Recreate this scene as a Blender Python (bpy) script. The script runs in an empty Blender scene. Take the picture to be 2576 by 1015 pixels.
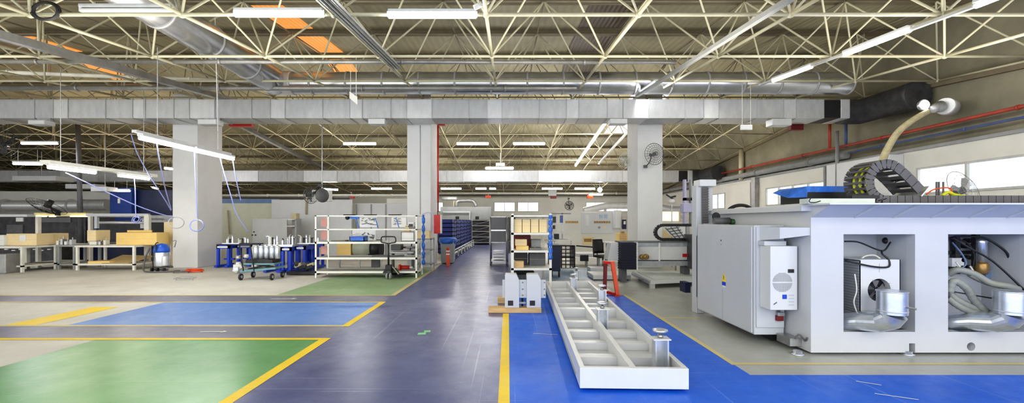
import bpy, math, random
from mathutils import Vector, Matrix
random.seed(7)
C = bpy.context.scene.collection
F, CX, HY, HC = 1111.0, 1278.0, 558.0, 1.65
PI = math.pi
def X(px, d): return (px-CX)*d/F
def Z(py, d): return HC+(HY-py)*d/F
def D(py, z=0.0): return (HC-z)*F/(py-HY)
def P(px, py, d): return Vector((X(px, d), d, Z(py, d)))

# ---------------------------------------------------------------- materials
MATS = {}
def mat(name, col, rough=.5, metal=0.0, var=.12, scale=3.0, bump=0.0, dirt=0.0, dirt_col=(.12,.10,.07), stretch=(1,1,1), emit=0, emit_col=None, spec=.5, fine=0.0):
    if name in MATS: return MATS[name]
    m = bpy.data.materials.new(name); m.use_nodes = True
    nt = m.node_tree; N = nt.nodes; L = nt.links
    b = N['Principled BSDF']
    b.inputs['Roughness'].default_value = rough
    b.inputs['Metallic'].default_value = metal
    b.inputs['Specular IOR Level'].default_value = spec
    tc = N.new('ShaderNodeTexCoord'); mp = N.new('ShaderNodeMapping')
    mp.inputs['Scale'].default_value = stretch
    L.new(tc.outputs['Object'], mp.inputs['Vector'])
    no = N.new('ShaderNodeTexNoise'); no.inputs['Scale'].default_value = scale
    no.inputs['Detail'].default_value = 5; no.inputs['Roughness'].default_value = .6
    L.new(mp.outputs['Vector'], no.inputs['Vector'])
    cr = N.new('ShaderNodeValToRGB')
    cr.color_ramp.elements[0].position = .3; cr.color_ramp.elements[1].position = .7
    lo = [c*(1-var) for c in col]; hi = [min(1, c*(1+var)) for c in col]
    cr.color_ramp.elements[0].color = (*lo, 1); cr.color_ramp.elements[1].color = (*hi, 1)
    L.new(no.outputs['Fac'], cr.inputs['Fac'])
    out = cr.outputs['Color']
    if dirt > 0:
        n2 = N.new('ShaderNodeTexNoise'); n2.inputs['Scale'].default_value = scale*.35
        n2.inputs['Detail'].default_value = 8; n2.inputs['Roughness'].default_value = .7
        L.new(tc.outputs['Object'], n2.inputs['Vector'])
        r2 = N.new('ShaderNodeValToRGB'); r2.color_ramp.elements[0].position = .5; r2.color_ramp.elements[1].position = .75
        r2.color_ramp.elements[0].color = (0,0,0,1); r2.color_ramp.elements[1].color = (dirt,dirt,dirt,1)
        L.new(n2.outputs['Fac'], r2.inputs['Fac'])
        mx = N.new('ShaderNodeMix'); mx.data_type = 'RGBA'
        L.new(r2.outputs['Color'], mx.inputs['Factor']); L.new(out, mx.inputs['A']); mx.inputs['B'].default_value = (*dirt_col, 1)
        out = mx.outputs['Result']
    L.new(out, b.inputs['Base Color'])
    if bump > 0:
        bp = N.new('ShaderNodeBump'); bp.inputs['Strength'].default_value = bump; bp.inputs['Distance'].default_value = .02
        L.new(no.outputs['Fac'], bp.inputs['Height']); L.new(bp.outputs['Normal'], b.inputs['Normal'])
    if emit > 0:
        b.inputs['Emission Color'].default_value = (*(emit_col or col), 1)
        b.inputs['Emission Strength'].default_value = emit
    MATS[name] = m
    return m

def floor_mat(name, c1, c2, rough, scratch=.3, sc_col=(.75,.75,.8), wear=.4, wear_col=(.5,.5,.5), wscale=.5, coat=0):
    m = bpy.data.materials.new(name); m.use_nodes = True
    nt = m.node_tree; N = nt.nodes; L = nt.links; b = N['Principled BSDF']
    tc = N.new('ShaderNodeTexCoord')
    def noise(scale, det=6, r=.65, st=(1,1,1), rot=0):
        mp = N.new('ShaderNodeMapping'); mp.inputs['Scale'].default_value = st; mp.inputs['Rotation'].default_value = (0,0,rot)
        L.new(tc.outputs['Object'], mp.inputs['Vector'])
        n = N.new('ShaderNodeTexNoise'); n.inputs['Scale'].default_value = scale; n.inputs['Detail'].default_value = det; n.inputs['Roughness'].default_value = r
        L.new(mp.outputs['Vector'], n.inputs['Vector']); return n.outputs['Fac']
    def ramp(f, a, b_, ca, cb):
        r = N.new('ShaderNodeValToRGB'); r.color_ramp.elements[0].position = a; r.color_ramp.elements[1].position = b_
        r.color_ramp.elements[0].color = (*ca,1); r.color_ramp.elements[1].color = (*cb,1)
        L.new(f, r.inputs['Fac']); return r.outputs['Color']
    def mix(f, A, B):
        x = N.new('ShaderNodeMix'); x.data_type = 'RGBA'; L.new(f, x.inputs['Factor'])
        L.new(A, x.inputs['A']); 
        if isinstance(B, tuple): x.inputs['B'].default_value = (*B,1)
        else: L.new(B, x.inputs['B'])
        return x.outputs['Result']
    base = ramp(noise(1.1), .32, .68, c1, c2)
    w = ramp(noise(wscale, 9, .72), .5, .72, (0,0,0), (wear,)*3)
    o = mix(w, base, wear_col)
    for st, rot in (((.12, 14, 1), .35), ((13, .10, 1), -.55), ((11,.12,1), 1.2), ((.2,9,1), -.2)):
        s = ramp(noise(1.6, 2, .4, st, rot), .70, .74, (0,0,0), (scratch*.8,)*3)
        o = mix(s, o, sc_col)
    sp = ramp(noise(22, 2, .5), .70, .78, (0,0,0), (scratch*.6,)*3)
    o = mix(sp, o, sc_col)
    L.new(o, b.inputs['Base Color'])
    rr = ramp(noise(3.2, 6, .7), .3, .75, (max(.28,rough*.85),)*3, (min(1, rough*1.6),)*3)
    L.new(rr, b.inputs['Roughness'])
    if coat:
        b.inputs['Coat Weight'].default_value = coat; b.inputs['Coat Roughness'].default_value = .28
    return m

def stripes_mat(name, ca, cb, axis='X', freq=6.0, rough=.6, bump=.5, metal=0, var_scale=.6, var=.35):
    m = bpy.data.materials.new(name); m.use_nodes = True
    nt = m.node_tree; N = nt.nodes; L = nt.links; b = N['Principled BSDF']
    tc = N.new('ShaderNodeTexCoord'); w = N.new('ShaderNodeTexWave'); w.wave_type = 'BANDS'; w.bands_direction = axis
    w.inputs['Scale'].default_value = freq; w.inputs['Distortion'].default_value = 0
    L.new(tc.outputs['Object'], w.inputs['Vector'])
    r = N.new('ShaderNodeValToRGB'); r.color_ramp.elements[0].color = (*ca,1); r.color_ramp.elements[1].color = (*cb,1)
    L.new(w.outputs['Fac'], r.inputs['Fac'])
    n = N.new('ShaderNodeTexNoise'); n.inputs['Scale'].default_value = var_scale; n.inputs['Detail'].default_value = 6
    L.new(tc.outputs['Object'], n.inputs['Vector'])
    r2 = N.new('ShaderNodeValToRGB'); r2.color_ramp.elements[0].position = .3; r2.color_ramp.elements[1].position = .7
    r2.color_ramp.elements[0].color = (1-var,)*3+(1,); r2.color_ramp.elements[1].color = (1,1,1,1)
    L.new(n.outputs['Fac'], r2.inputs['Fac'])
    x = N.new('ShaderNodeMix'); x.data_type = 'RGBA'; x.blend_type = 'MULTIPLY'; x.inputs['Factor'].default_value = 1
    L.new(r.outputs['Color'], x.inputs['A']); L.new(r2.outputs['Color'], x.inputs['B'])
    L.new(x.outputs['Result'], b.inputs['Base Color'])
    b.inputs['Roughness'].default_value = rough; b.inputs['Metallic'].default_value = metal
    bp = N.new('ShaderNodeBump'); bp.inputs['Strength'].default_value = bump; bp.inputs['Distance'].default_value = .03
    L.new(w.outputs['Fac'], bp.inputs['Height']); L.new(bp.outputs['Normal'], b.inputs['Normal'])
    return m

M = {}
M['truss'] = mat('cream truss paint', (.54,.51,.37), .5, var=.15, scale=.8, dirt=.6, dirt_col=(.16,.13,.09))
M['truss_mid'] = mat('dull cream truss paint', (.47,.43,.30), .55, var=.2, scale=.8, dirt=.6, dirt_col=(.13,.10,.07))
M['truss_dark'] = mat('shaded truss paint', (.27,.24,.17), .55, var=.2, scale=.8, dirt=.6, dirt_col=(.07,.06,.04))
M['white'] = mat('machine white paint', (.60,.61,.63), .38, var=.03, scale=2, dirt=.07, dirt_col=(.4,.38,.34))
M['white2'] = mat('bright white paint', (.68,.69,.70), .4, var=.03, scale=3, dirt=.12, dirt_col=(.45,.42,.38))
M['cabinet'] = mat('pale grey cabinet paint', (.55,.57,.60), .4, var=.03, scale=2)
M['column'] = mat('white plaster', (.74,.74,.74), .75, var=.04, scale=1.5, dirt=.12, dirt_col=(.55,.50,.40))
M['wallwhite'] = mat('off white wall panel', (.80,.79,.73), .7, var=.05, scale=1, dirt=.15, dirt_col=(.5,.44,.32))
M['concrete_wall'] = mat('stained concrete', (.27,.25,.185), .85, var=.25, scale=.7, dirt=.5, dirt_col=(.11,.10,.07), bump=.3)
M['mint'] = mat('cream green panel', (.66,.67,.54), .6, var=.05)
M['bluebar'] = mat('blue grey paint', (.16,.25,.42), .5)
M['galv'] = mat('galvanised steel', (.58,.59,.60), .42, .45, var=.10, scale=2, stretch=(3,1,1))
M['galv2'] = mat('lighter galvanised steel', (.68,.69,.70), .42, .4, var=.08, scale=2, stretch=(3,1,1))
M['galv3'] = mat('dull galvanised steel', (.50,.51,.52), .5, .4, var=.10, scale=2, stretch=(3,1,1))
M['pipe'] = mat('grey pipe', (.36,.36,.35), .4, .5, var=.2)
M['round'] = mat('spiral duct steel', (.60,.61,.64), .27, .9, var=.15, scale=2)
M['silver'] = mat('bright sheet metal', (.70,.74,.80), .30, .85, var=.15, scale=6)
M['steel'] = mat('worn steel', (.42,.42,.42), .35, .8, var=.25, scale=9)
M['black'] = mat('black plastic', (.018,.018,.02), .45, var=.3)
M['dark'] = mat('dark machinery', (.05,.05,.055), .5, var=.5, scale=4, dirt=.3, dirt_col=(.02,.02,.02))
M['darkgrey'] = mat('dark grey paint', (.13,.13,.135), .5, var=.2)
M['grey'] = mat('mid grey paint', (.33,.34,.34), .5, var=.1)
M['rackwhite'] = mat('rack cream paint', (.78,.77,.70), .45, var=.06, scale=4, dirt=.25, dirt_col=(.3,.28,.22))
M['rackboard'] = mat('grey shelf board', (.40,.39,.36), .6, var=.15)
M['carton'] = mat('yellow cardboard', (.86,.62,.24), .8, var=.06, scale=2)
M['carton2'] = mat('pale cardboard', (.84,.68,.40), .8, var=.08, scale=2)
M['timber'] = mat('raw timber', (.66,.45,.22), .7, var=.2, scale=5, stretch=(1,8,8))
M['ply'] = mat('plywood sheet', (.60,.45,.22), .65, var=.12, scale=3, stretch=(1,6,1))
M['blue'] = mat('royal blue paint', (.01,.06,.55), .4, var=.15)
M['darkblue'] = mat('dark blue paint', (.008,.014,.06), .45, var=.3)
M['crateblue'] = mat('navy blue plastic', (.012,.03,.22), .45, var=.3, scale=10)
M['bluefilm'] = mat('blue wrapping film', (.04,.17,.62), .3, var=.3, scale=8, bump=.6)
M['bluehose'] = mat('pale blue air hose', (.36,.40,.80), .4, var=.05, emit=.03)  # faint glow put into the hose colour, the hose is no lamp
M['red'] = mat('red paint', (.55,.02,.015), .4, var=.12)
M['darkred'] = mat('dark red paint', (.16,.01,.01), .5, var=.12)
M['redpipe'] = mat('faded red pipe', (.42,.07,.045), .5, var=.15)
M['orange'] = mat('orange paint', (.75,.09,.02), .45, var=.12)
M['bluepipe'] = mat('dull blue pipe', (.10,.15,.33), .5, var=.15)
M['yellow'] = mat('hi vis yellow', (.72,.78,.03), .6, var=.1)
M['tan'] = mat('tan flexible duct', (.50,.44,.27), .6, var=.2, scale=10)
M['hose'] = mat('grey ribbed hose', (.30,.31,.27), .5, var=.1)
M['brass'] = mat('brown brass', (.35,.22,.08), .35, .6)
M['pink'] = mat('pink paper', (.62,.33,.30), .8)
M['paper'] = mat('white paper', (.8,.8,.78), .8, var=.03)
M['teal'] = mat('teal trolley paint', (.16,.30,.33), .45, var=.1)
M['lampglass'] = mat('lit lamp', (1,1,1), .4, emit=60, emit_col=(1,.985,.95))
M['lampcold'] = mat('lit cool lamp', (1,1,1), .4, emit=50, emit_col=(.92,.92,1))
M['lampwarm'] = mat('lit warm lamp', (1,1,1), .4, emit=36, emit_col=(1,.93,.78))
M['window'] = mat('bright window glass', (.9,.93,.95), .2, emit=.8, emit_col=(.93,.97,1), var=.04)
M['window2'] = mat('hazy window glass', (.8,.88,.92), .2, emit=.55, emit_col=(.80,.9,1), var=.08)
M['winframe'] = mat('grey window frame', (.55,.55,.53), .5)
M['skyorange'] = mat('orange translucent sheet', (.8,.35,.08), .5, emit=.9, emit_col=(1,.42,.10))
M['skypink'] = mat('pinkish translucent sheet', (.7,.6,.7), .5, emit=.5, emit_col=(.95,.8,.9))
M['chaingrey'] = mat('grey chain plastic', (.12,.115,.12), .5, var=.15)
M['greenpaint'] = mat('dark green paint', (.03,.12,.03), .5)

# ---------------------------------------------------------------- mesh builder
class MB:
    def __init__(s): s.v = []; s.f = []
    def add(s, vs, fs):
        n = len(s.v); s.v += [Vector(v) for v in vs]; s.f += [tuple(i+n for i in f) for f in fs]; return s
    def box(s, x0, x1, y0, y1, z0, z1):
        return s.add([(x0,y0,z0),(x1,y0,z0),(x1,y1,z0),(x0,y1,z0),(x0,y0,z1),(x1,y0,z1),(x1,y1,z1),(x0,y1,z1)],
            [(0,3,2,1),(4,5,6,7),(0,1,5,4),(1,2,6,5),(2,3,7,6),(3,0,4,7)])
    def cbox(s, c, sx, sy, sz, m=None):
        n = len(s.v); s.box(-sx/2,sx/2,-sy/2,sy/2,-sz/2,sz/2)
        for i in range(n, len(s.v)):
            v = s.v[i]
            if m is not None: v = m @ v
            s.v[i] = v + Vector(c)
        return s
    def bar(s, a, b, w, h=None):          # rectangular bar between two points
        a = Vector(a); b = Vector(b); h = h or w; t = (b-a); L = t.length
        if L < 1e-6: return s
        t.normalize(); up = Vector((0,0,1)) if abs(t.z) < .95 else Vector((0,1,0))
        x = t.cross(up).normalized(); y = x.cross(t)
        vs = []
        for p in (a, b):
            for i, j in ((-1,-1),(1,-1),(1,1),(-1,1)): vs.append(p + x*i*w/2 + y*j*h/2)
        return s.add(vs, [(3,2,1,0),(4,5,6,7),(0,1,5,4),(1,2,6,5),(2,3,7,6),(3,0,4,7)])
    def tube(s, a, b, r, n=8, r2=None, cap=True):
        a = Vector(a); b = Vector(b); t = (b-a)
        if t.length < 1e-6: return s
        t.normalize(); up = Vector((0,0,1)) if abs(t.z) < .95 else Vector((0,1,0))
        x = t.cross(up).normalized(); y = x.cross(t); r2 = r if r2 is None else r2
        vs = [a + (x*math.cos(2*PI*i/n) + y*math.sin(2*PI*i/n))*r for i in range(n)] + [b + (x*math.cos(2*PI*i/n) + y*math.sin(2*PI*i/n))*r2 for i in range(n)]
        fs = [(i, (i+1)%n, n+(i+1)%n, n+i) for i in range(n)]
        if cap: fs += [tuple(range(n-1,-1,-1)), tuple(range(n, 2*n))]
        return s.add(vs, fs)
    def path(s, pts, r, n=8, closed=False, rf=None):
        pts = [Vector(p) for p in pts]; m = len(pts); rings = []
        prev = None
        for i, p in enumerate(pts):
            if closed: t = pts[(i+1)%m]-pts[i-1]
            else: t = pts[min(i+1,m-1)]-pts[max(i-1,0)]
            t.normalize()
            if prev is None:
                up = Vector((0,0,1)) if abs(t.z) < .9 else Vector((0,1,0)); x = t.cross(up).normalized()
            else:
                x = (prev - t*prev.dot(t)).normalized()
            prev = x; y = x.cross(t); rr = rf(i/(m-1)) if rf else r
            rings.append([p + (x*math.cos(2*PI*k/n)+y*math.sin(2*PI*k/n))*rr for k in range(n)])
        vs = [v for R in rings for v in R]; fs = []
        for i in range(m if closed else m-1):
            j = (i+1)%m
            for k in range(n): fs.append((i*n+k, i*n+(k+1)%n, j*n+(k+1)%n, j*n+k))
        if not closed: fs += [tuple(range(n-1,-1,-1)), tuple((m-1)*n+k for k in range(n))]
        return s.add(vs, fs)
    def lathe(s, c, prof, n=20, axis='Z'):
        c = Vector(c); vs = []; m = len(prof)
        for r, h in prof:
            for k in range(n):
                a = 2*PI*k/n; u, w = r*math.cos(a), r*math.sin(a)
                vs.append(c + (Vector((u,w,h)) if axis=='Z' else Vector((u,h,w)) if axis=='Y' else Vector((h,u,w))))
        fs = [(i*n+k, i*n+(k+1)%n, (i+1)*n+(k+1)%n, (i+1)*n+k) for i in range(m-1) for k in range(n)]
        fs += [tuple(range(n-1,-1,-1)), tuple((m-1)*n+k for k in range(n))]
        return s.add(vs, fs)
    def prism(s, poly, axis, a, b):       # poly in the two other axes, extruded along axis
        def mk(u, w, h):
            return Vector((h,u,w)) if axis=='X' else Vector((u,h,w)) if axis=='Y' else Vector((u,w,h))
        n = len(poly); vs = [mk(u,w,a) for u,w in poly]+[mk(u,w,b) for u,w in poly]
        return s.add(vs, [tuple(range(n-1,-1,-1)), tuple(range(n,2*n))]+[(i,(i+1)%n,n+(i+1)%n,n+i) for i in range(n)])
    def quad(s, *p): return s.add(p, [tuple(range(len(p)))])
    def ball(s, c, r, n=8, m=6, sz=1):
        return s.lathe(c, [(r*math.sin(PI*(i+.02)/(m+.04)), -r*sz*math.cos(PI*(i+.02)/(m+.04))) for i in range(m+1)], n)
    def rot(s, cx, cy, ang, start=0):
        c, si = math.cos(ang), math.sin(ang)
        for v in s.v[start:]:
            x, y = v.x-cx, v.y-cy; v.x = cx+x*c-y*si; v.y = cy+x*si+y*c
        return s
    def build(s, name, m, parent=None, smooth=False, bevel=0, local=False):
        me = bpy.data.meshes.new(name)
        off = Vector((0,0,0))
        if parent is not None and not local:
            p = parent
            while p is not None: off += p.location; p = p.parent
        me.from_pydata([v-off for v in s.v], [], s.f); me.update()
        me.materials.append(M[m] if isinstance(m, str) else m)
        import bmesh
        bm = bmesh.new(); bm.from_mesh(me); bmesh.ops.recalc_face_normals(bm, faces=bm.faces); bm.to_mesh(me); bm.free()
        o = bpy.data.objects.new(name, me); C.objects.link(o)
        if parent is not None: o.parent = parent
        if bevel > 0:
            b = o.modifiers.new('edge', 'BEVEL'); b.width = bevel; b.segments = 2; b.limit_method = 'ANGLE'; b.angle_limit = .7
        if smooth:
            for p in me.polygons: p.use_smooth = len(p.vertices) < 6
        return o
def tag(o, label, cat, group=None, kind=None):
    if label: o['label'] = label
    if cat: o['category'] = cat
    if group: o['group'] = group
    if kind: o['kind'] = kind
    return o
def thing(name, label, cat, loc=(0,0,0), rz=0, group=None):
    o = bpy.data.objects.new(name, None); C.objects.link(o); o.empty_display_size = .1
    o.location = loc; o.rotation_euler = (0,0,rz)
    return tag(o, label, cat, group)
def struct(o, label=None):
    o['kind'] = 'structure'
    if label: o['label'] = label
    return o
def recenter(o):                     # origin of a one-mesh thing goes to its base centre
    me = o.data; xs = [v.co for v in me.vertices]
    lo = Vector((min(v.x for v in xs), min(v.y for v in xs), min(v.z for v in xs))); hi = Vector((max(v.x for v in xs), max(v.y for v in xs), max(v.z for v in xs)))
    c = Vector(((lo.x+hi.x)/2, (lo.y+hi.y)/2, lo.z)); me.transform(Matrix.Translation(-c)); o.location = c; return o
def one(mb, name, m, label, cat, group=None, **k):
    return tag(recenter(mb.build(name, m, **k)), label, cat, group)
def dup(root, loc, rz=None, label=None, group=None):
    def cp(o, parent):
        c = o.copy(); C.objects.link(c); c.parent = parent
        for ch in list(o.children): cp(ch, c)
        return c
    r = cp(root, None); r.location = loc
    if rz is not None: r.rotation_euler = (0,0,rz)
    if label: r['label'] = label
    if group: r['group'] = group
    return r
def arc(c, r, a0, a1, n, plane='XZ', r2=None):
    out = []
    for i in range(n+1):
        a = a0+(a1-a0)*i/n; u, w = r*math.cos(a), (r2 or r)*math.sin(a)
        c_ = Vector(c)
        out.append(c_ + (Vector((u,0,w)) if plane=='XZ' else Vector((u,w,0)) if plane=='XY' else Vector((0,u,w))))
    return out
def smoothpts(pts, k=6):
    pts = [Vector(p) for p in pts]; out = []
    P_ = [pts[0]]+pts+[pts[-1]]
    for i in range(1, len(P_)-2):
        a,b,c,d = P_[i-1],P_[i],P_[i+1],P_[i+2]
        for j in range(k):
            t = j/k
            out.append(.5*((2*b)+(c-a)*t+(2*a-5*b+4*c-d)*t*t+(3*b-a-3*c+d)*t**3))
    out.append(pts[-1]); return out
# ================================================================= camera and world
cam_d = bpy.data.cameras.new('camera'); cam = bpy.data.objects.new('camera', cam_d); C.objects.link(cam)
cam_d.sensor_fit = 'HORIZONTAL'; cam_d.sensor_width = 36.0; cam_d.lens = 36.0*F/2576.0
cam_d.shift_x = (1288-CX)/2576.0; cam_d.shift_y = (HY-507.5)/2576.0
cam_d.clip_start = .05; cam_d.clip_end = 200
cam.location = (0,0,HC); cam.rotation_euler = (PI/2,0,0)
bpy.context.scene.camera = cam
w = bpy.data.worlds.new('daylight'); bpy.context.scene.world = w; w.use_nodes = True
w.node_tree.nodes['Background'].inputs[0].default_value = (.93,.96,1,1)
w.node_tree.nodes['Background'].inputs[1].default_value = 2.4
sc = bpy.context.scene
sc.view_settings.view_transform = 'Standard'
sc.view_settings.exposure = .30
try: sc.view_settings.look = 'Medium High Contrast'
except Exception: pass
sc.cycles.use_denoising = True
sc.cycles.max_bounces = 6; sc.cycles.diffuse_bounces = 4; sc.cycles.glossy_bounces = 3; sc.cycles.transmission_bounces = 3
sc.cycles.sample_clamp_indirect = 6
sc.cycles.caustics_reflective = False; sc.cycles.caustics_refractive = False

WX, WY, WL = 12.8, 41.0, -44.0     # right wall, back wall, left wall
def roof(y):
    if y < 5: return 7.05
    if y < 17: return 7.05+.1*(y-5)
    return 8.25-.1*(y-17)
def zl(y):
    if y < 17: return 4.50+.1*y
    return 6.20-.095*(y-17)

# ================================================================= floor
FM = dict(
 base = floor_mat('worn pale concrete floor', (.62,.60,.55), (.72,.70,.65), .5, .2, (.7,.7,.66), .5, (.36,.35,.31)),
 aisle = floor_mat('slate violet floor paint', (.042,.056,.20), (.085,.105,.28), .30, .3, (.5,.54,.68), .7, (.24,.27,.42), .45, .5),
 cross = floor_mat('greyed slate floor paint', (.14,.14,.22), (.21,.21,.30), .30, .25, (.5,.5,.55), .5, (.33,.33,.36), .35, .3),
 blue = floor_mat('strong blue floor paint', (.005,.115,.68), (.012,.155,.80), .42, .25, (.45,.55,.9), .22, (.05,.19,.80), .6, .1),
 blue2 = floor_mat('soft blue floor paint', (.08,.24,.70), (.13,.31,.78), .34, .2, (.5,.6,.75), .4, (.25,.36,.60), .5, .3),
 blue3 = floor_mat('pale blue floor paint', (.24,.36,.52), (.30,.42,.58), .4, .2, (.6,.65,.7), .5, (.40,.48,.56)),
 green = floor_mat('green floor paint', (.07,.30,.075), (.15,.42,.14), .30, .25, (.4,.5,.35), .45, (.20,.36,.19), .5, .4),
 green2 = floor_mat('faded green floor paint', (.28,.42,.22), (.34,.48,.27), .38, .2, (.5,.55,.45), .4, (.38,.44,.35)),
 grey = floor_mat('smooth grey floor paint', (.42,.43,.40), (.50,.51,.48), .33, .25, (.6,.6,.58), .4, (.30,.31,.30), .5, .2),
 yel = floor_mat('yellow line paint', (.85,.60,.01), (.95,.70,.02), .4, .35, (.5,.42,.2), .25, (.60,.46,.12), 1.5),
 yelp = floor_mat('faded yellow line paint', (.62,.53,.22), (.70,.60,.30), .4, .35, (.55,.5,.35), .3, (.55,.5,.36), 1.5),
)
fl = MB().box(WL, WX+.2, -6, WY+.2, -.15, 0).build('floor', FM['base']); struct(fl, 'pale worn concrete factory floor')
ntrim = [0]
def zone(x0, x1, y0, y1, m, z=.002):
    ntrim[0] += 1
    o = MB().quad((x0,y0,z),(x1,y0,z),(x1,y1,z),(x0,y1,z)).build('trim_%d' % ntrim[0], FM[m]); o['kind'] = 'structure'; return o
zone(-2.56, -.03, -3, 38, 'aisle')
zone(WL, -2.56, 6.2, 6.97, 'cross'); zone(WL, -2.56, 9.05, 9.85, 'cross')
zone(-.03, 2.60, -3, 9.9, 'blue'); zone(2.60, WX, -3, 4.74, 'blue')
zone(-.03, 1.0, 9.9, 34, 'aisle')
zone(1.0, 2.80, 12.4, 15.4, 'blue3')
zone(2.60, WX, 4.74, 9.9, 'grey'); zone(1.0, WX, 9.9, 12.4, 'grey'); zone(2.8, WX, 12.4, 20, 'grey')
zone(-5.75, -2.56, -3, 6.2, 'green'); zone(-7.0, -2.56, 6.97, 9.05, 'blue2'); zone(-5.2, -2.56, 9.85, 15.3, 'green2')
L1 = .004
zone(-2.63, -2.50, -3, 6.24, 'yel', L1); zone(WL, -2.63, 6.14, 6.24, 'yel', L1)
zone(WL, -2.62, 6.93, 7.02, 'yelp', L1); zone(WL, -2.62, 8.98, 9.07, 'yelp', L1); zone(-2.62, -2.50, 6.93, 9.07, 'yel', L1)
zone(WL, -2.62, 9.80, 9.90, 'yelp', L1); zone(-2.62, -2.51, 9.80, 15.7, 'yelp', L1)
zone(-8.0, -7.5, 7.02, 8.5, 'yel', .003)
zone(-.09, .015, -3, 7.9, 'yel', L1)
zone(2.57, 2.64, 5.07, 9.9, 'yelp', L1); zone(2.64, WX, 5.07, 5.15, 'yelp', L1); zone(2.64, 3.3, 7.5, 7.57, 'yelp', L1)
# small marks on the floor
arrow = MB().add([(-.09,-.14,0),(.03,-.12,0),(.01,.0,0),(.07,.01,0),(.06,.13,0),(-.04,.12,0),(-.02,.0,0),(-.10,-.02,0)], [(0,1,2,7),(2,3,4,5,6)])
FMg = mat('light green tape', (.25,.62,.28), .5)
for v in arrow.v: v += Vector((X(1070,6.55), 6.55, .004))
one(arrow, 'floor_arrow_sticker', FMg, 'small green arrow sticker on the dark aisle floor', 'sticker')
for px, py, n_, lab in ((538, 836, .2, 'thin white arrow mark on the cross aisle in front of the blue bay'), (715, 753, .28, 'thin white arrow mark on the far cross aisle behind the blue bay')):
    d = D(py)
    mb = MB().add([(-n_,-.03,0),(n_*.6,-.02,0),(n_*.6,-.06,0),(n_,0,0),(n_*.6,.06,0),(n_*.6,.02,0),(-n_,.01,0)], [(0,1,5,6),(1,2,3,4,5)])
    for v in mb.v: v += Vector((X(px,d), d, .006))
    one(mb, 'floor_arrow_sticker', 'paper', lab, 'sticker')
# scuffs in the blue paint at the bottom right
for i, (px, py, ln, a) in enumerate(((2185,966,.1,-.6),(2255,1000,.16,-.5),(1372,842,.18,-.2),(1640,905,.05,.2))):
    d = D(py); mb = MB().quad((-ln,-.012,0),(ln,-.006,0),(ln,.012,0),(-ln,.006,0)); mb.rot(0,0,a)
    for v in mb.v: v += Vector((X(px,d), d, .005))
    o = one(mb, 'paint_scuff', 'paper', ['short white scuff in the blue floor before the white machine','long white scuff at the lower edge of the blue floor','thin scratch in the blue floor beside the yellow stripe','tiny scuff beside the long white steel frame'][i], 'scuff')

# ================================================================= walls
MW = M['wallwhite']
up = MB().prism([(-6,3.9),(WY,3.9),(WY,roof(WY)),(17,roof(17)),(5,roof(5)),(-6,roof(-6))], 'X', WX, WX+.2)
struct(up.build('wall_right', 'concrete_wall'), 'stained concrete upper side wall')
# lower white panels of the right wall, with openings for the windows
WINS = [(9.3,13.75,2.48,3.32),(17.7,21.8,2.42,3.30),(25.9,27.7,2.40,3.35)]
lo = MB(); y = -6.0
for a, b, z0, z1 in WINS:
    lo.box(WX-.06, WX+.2, y, a, 0, 3.9); lo.box(WX-.06, WX+.2, a, b, 0, z0); lo.box(WX-.06, WX+.2, a, b, z1, 3.9); y = b
lo.box(WX-.06, WX+.2, y, WY, 0, 3.9)
struct(lo.build('wall_side', MW), 'off white lower side wall with window openings')
struct(MB().box(WX-.12, WX-.06, -6, WY, 3.86, 3.95).build('trim_50', 'grey'), 'grey ledge along the side wall')
def window_y(n, a, b, z0, z1, cols, lab, mats):
    f = MB(); t = .06; x0, x1 = WX-.10, WX+.04
    f.box(x0,x1,a,b,z0,z0+t); f.box(x0,x1,a,b,z1-t,z1)
    for k in range(cols+1):
        yy = a+(b-a-t)*k/cols; f.box(x0,x1,yy,yy+t,z0+t,z1-t)
    fr = f.build('window_%d' % n, 'winframe'); struct(fr, lab)
    for k in range(cols):
        ya = a+(b-a)*k/cols+t*.8; yb = a+(b-a)*(k+1)/cols
        MB().box(WX-.02, WX, ya, yb, z0+t, z1-t).build('pane', mats[k % len(mats)], fr)
window_y(1, *WINS[0], 3, 'bright window above the white machine', ['window','window2','window'][::-1])
window_y(2, *WINS[1], 4, 'bright four pane window behind the blue tray', ['window'])
window_y(3, *WINS[2], 2, 'small bright side window near the tall white column', ['window'])
# back wall: white below, dark above
bw = MB()
BW = [(-1.35,.55),(.88,2.8),(7.2,11.0),(-9.7,-8.6),(-6.4,-5.9)]
BWS = sorted([(X(1243,WY),X(1296,WY)),(X(1302,WY),X(1355,WY)),(X(1474,WY),X(1520,WY)),(X(1524,WY),X(1580,WY)),(X(1015,WY),X(1030,WY)),(X(1098,WY),X(1115,WY))])
x = WL; z0w, z1w = Z(533,WY), Z(509,WY)
for a, b in BWS:
    bw.box(x, a, WY, WY+.2, 0, 4.2); bw.box(a, b, WY, WY+.2, 0, z0w); bw.box(a, b, WY, WY+.2, z1w, 4.2); x = b
bw.box(x, WX+.2, WY, WY+.2, 0, 4.2)
struct(bw.build('wall_back', MW), 'off white back wall')
struct(MB().box(WL, WX+.2, WY, WY+.2, 4.2, roof(WY)).build('wall_back_upper', 'concrete_wall'), 'stained concrete band above the back wall')
for k, (a, b) in enumerate(BWS):
    f = MB(); t = .05
    f.box(a,b,WY-.05,WY+.04,z0w,z0w+t).box(a,b,WY-.05,WY+.04,z1w-t,z1w).box(a,a+t,WY-.05,WY+.04,z0w+t,z1w-t).box(b-t,b,WY-.05,WY+.04,z0w+t,z1w-t)
    if b-a > 1: f.box((a+b)/2-.02,(a+b)/2+.02,WY-.05,WY+.04,z0w+t,z1w-t)
    fr = f.build('window_%d' % (k+4), 'winframe'); struct(fr, 'small bright window in the back wall')
    MB().box(a+t,b-t,WY-.01,WY+.01,z0w+t,z1w-t).build('pane', 'window', fr)
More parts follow.
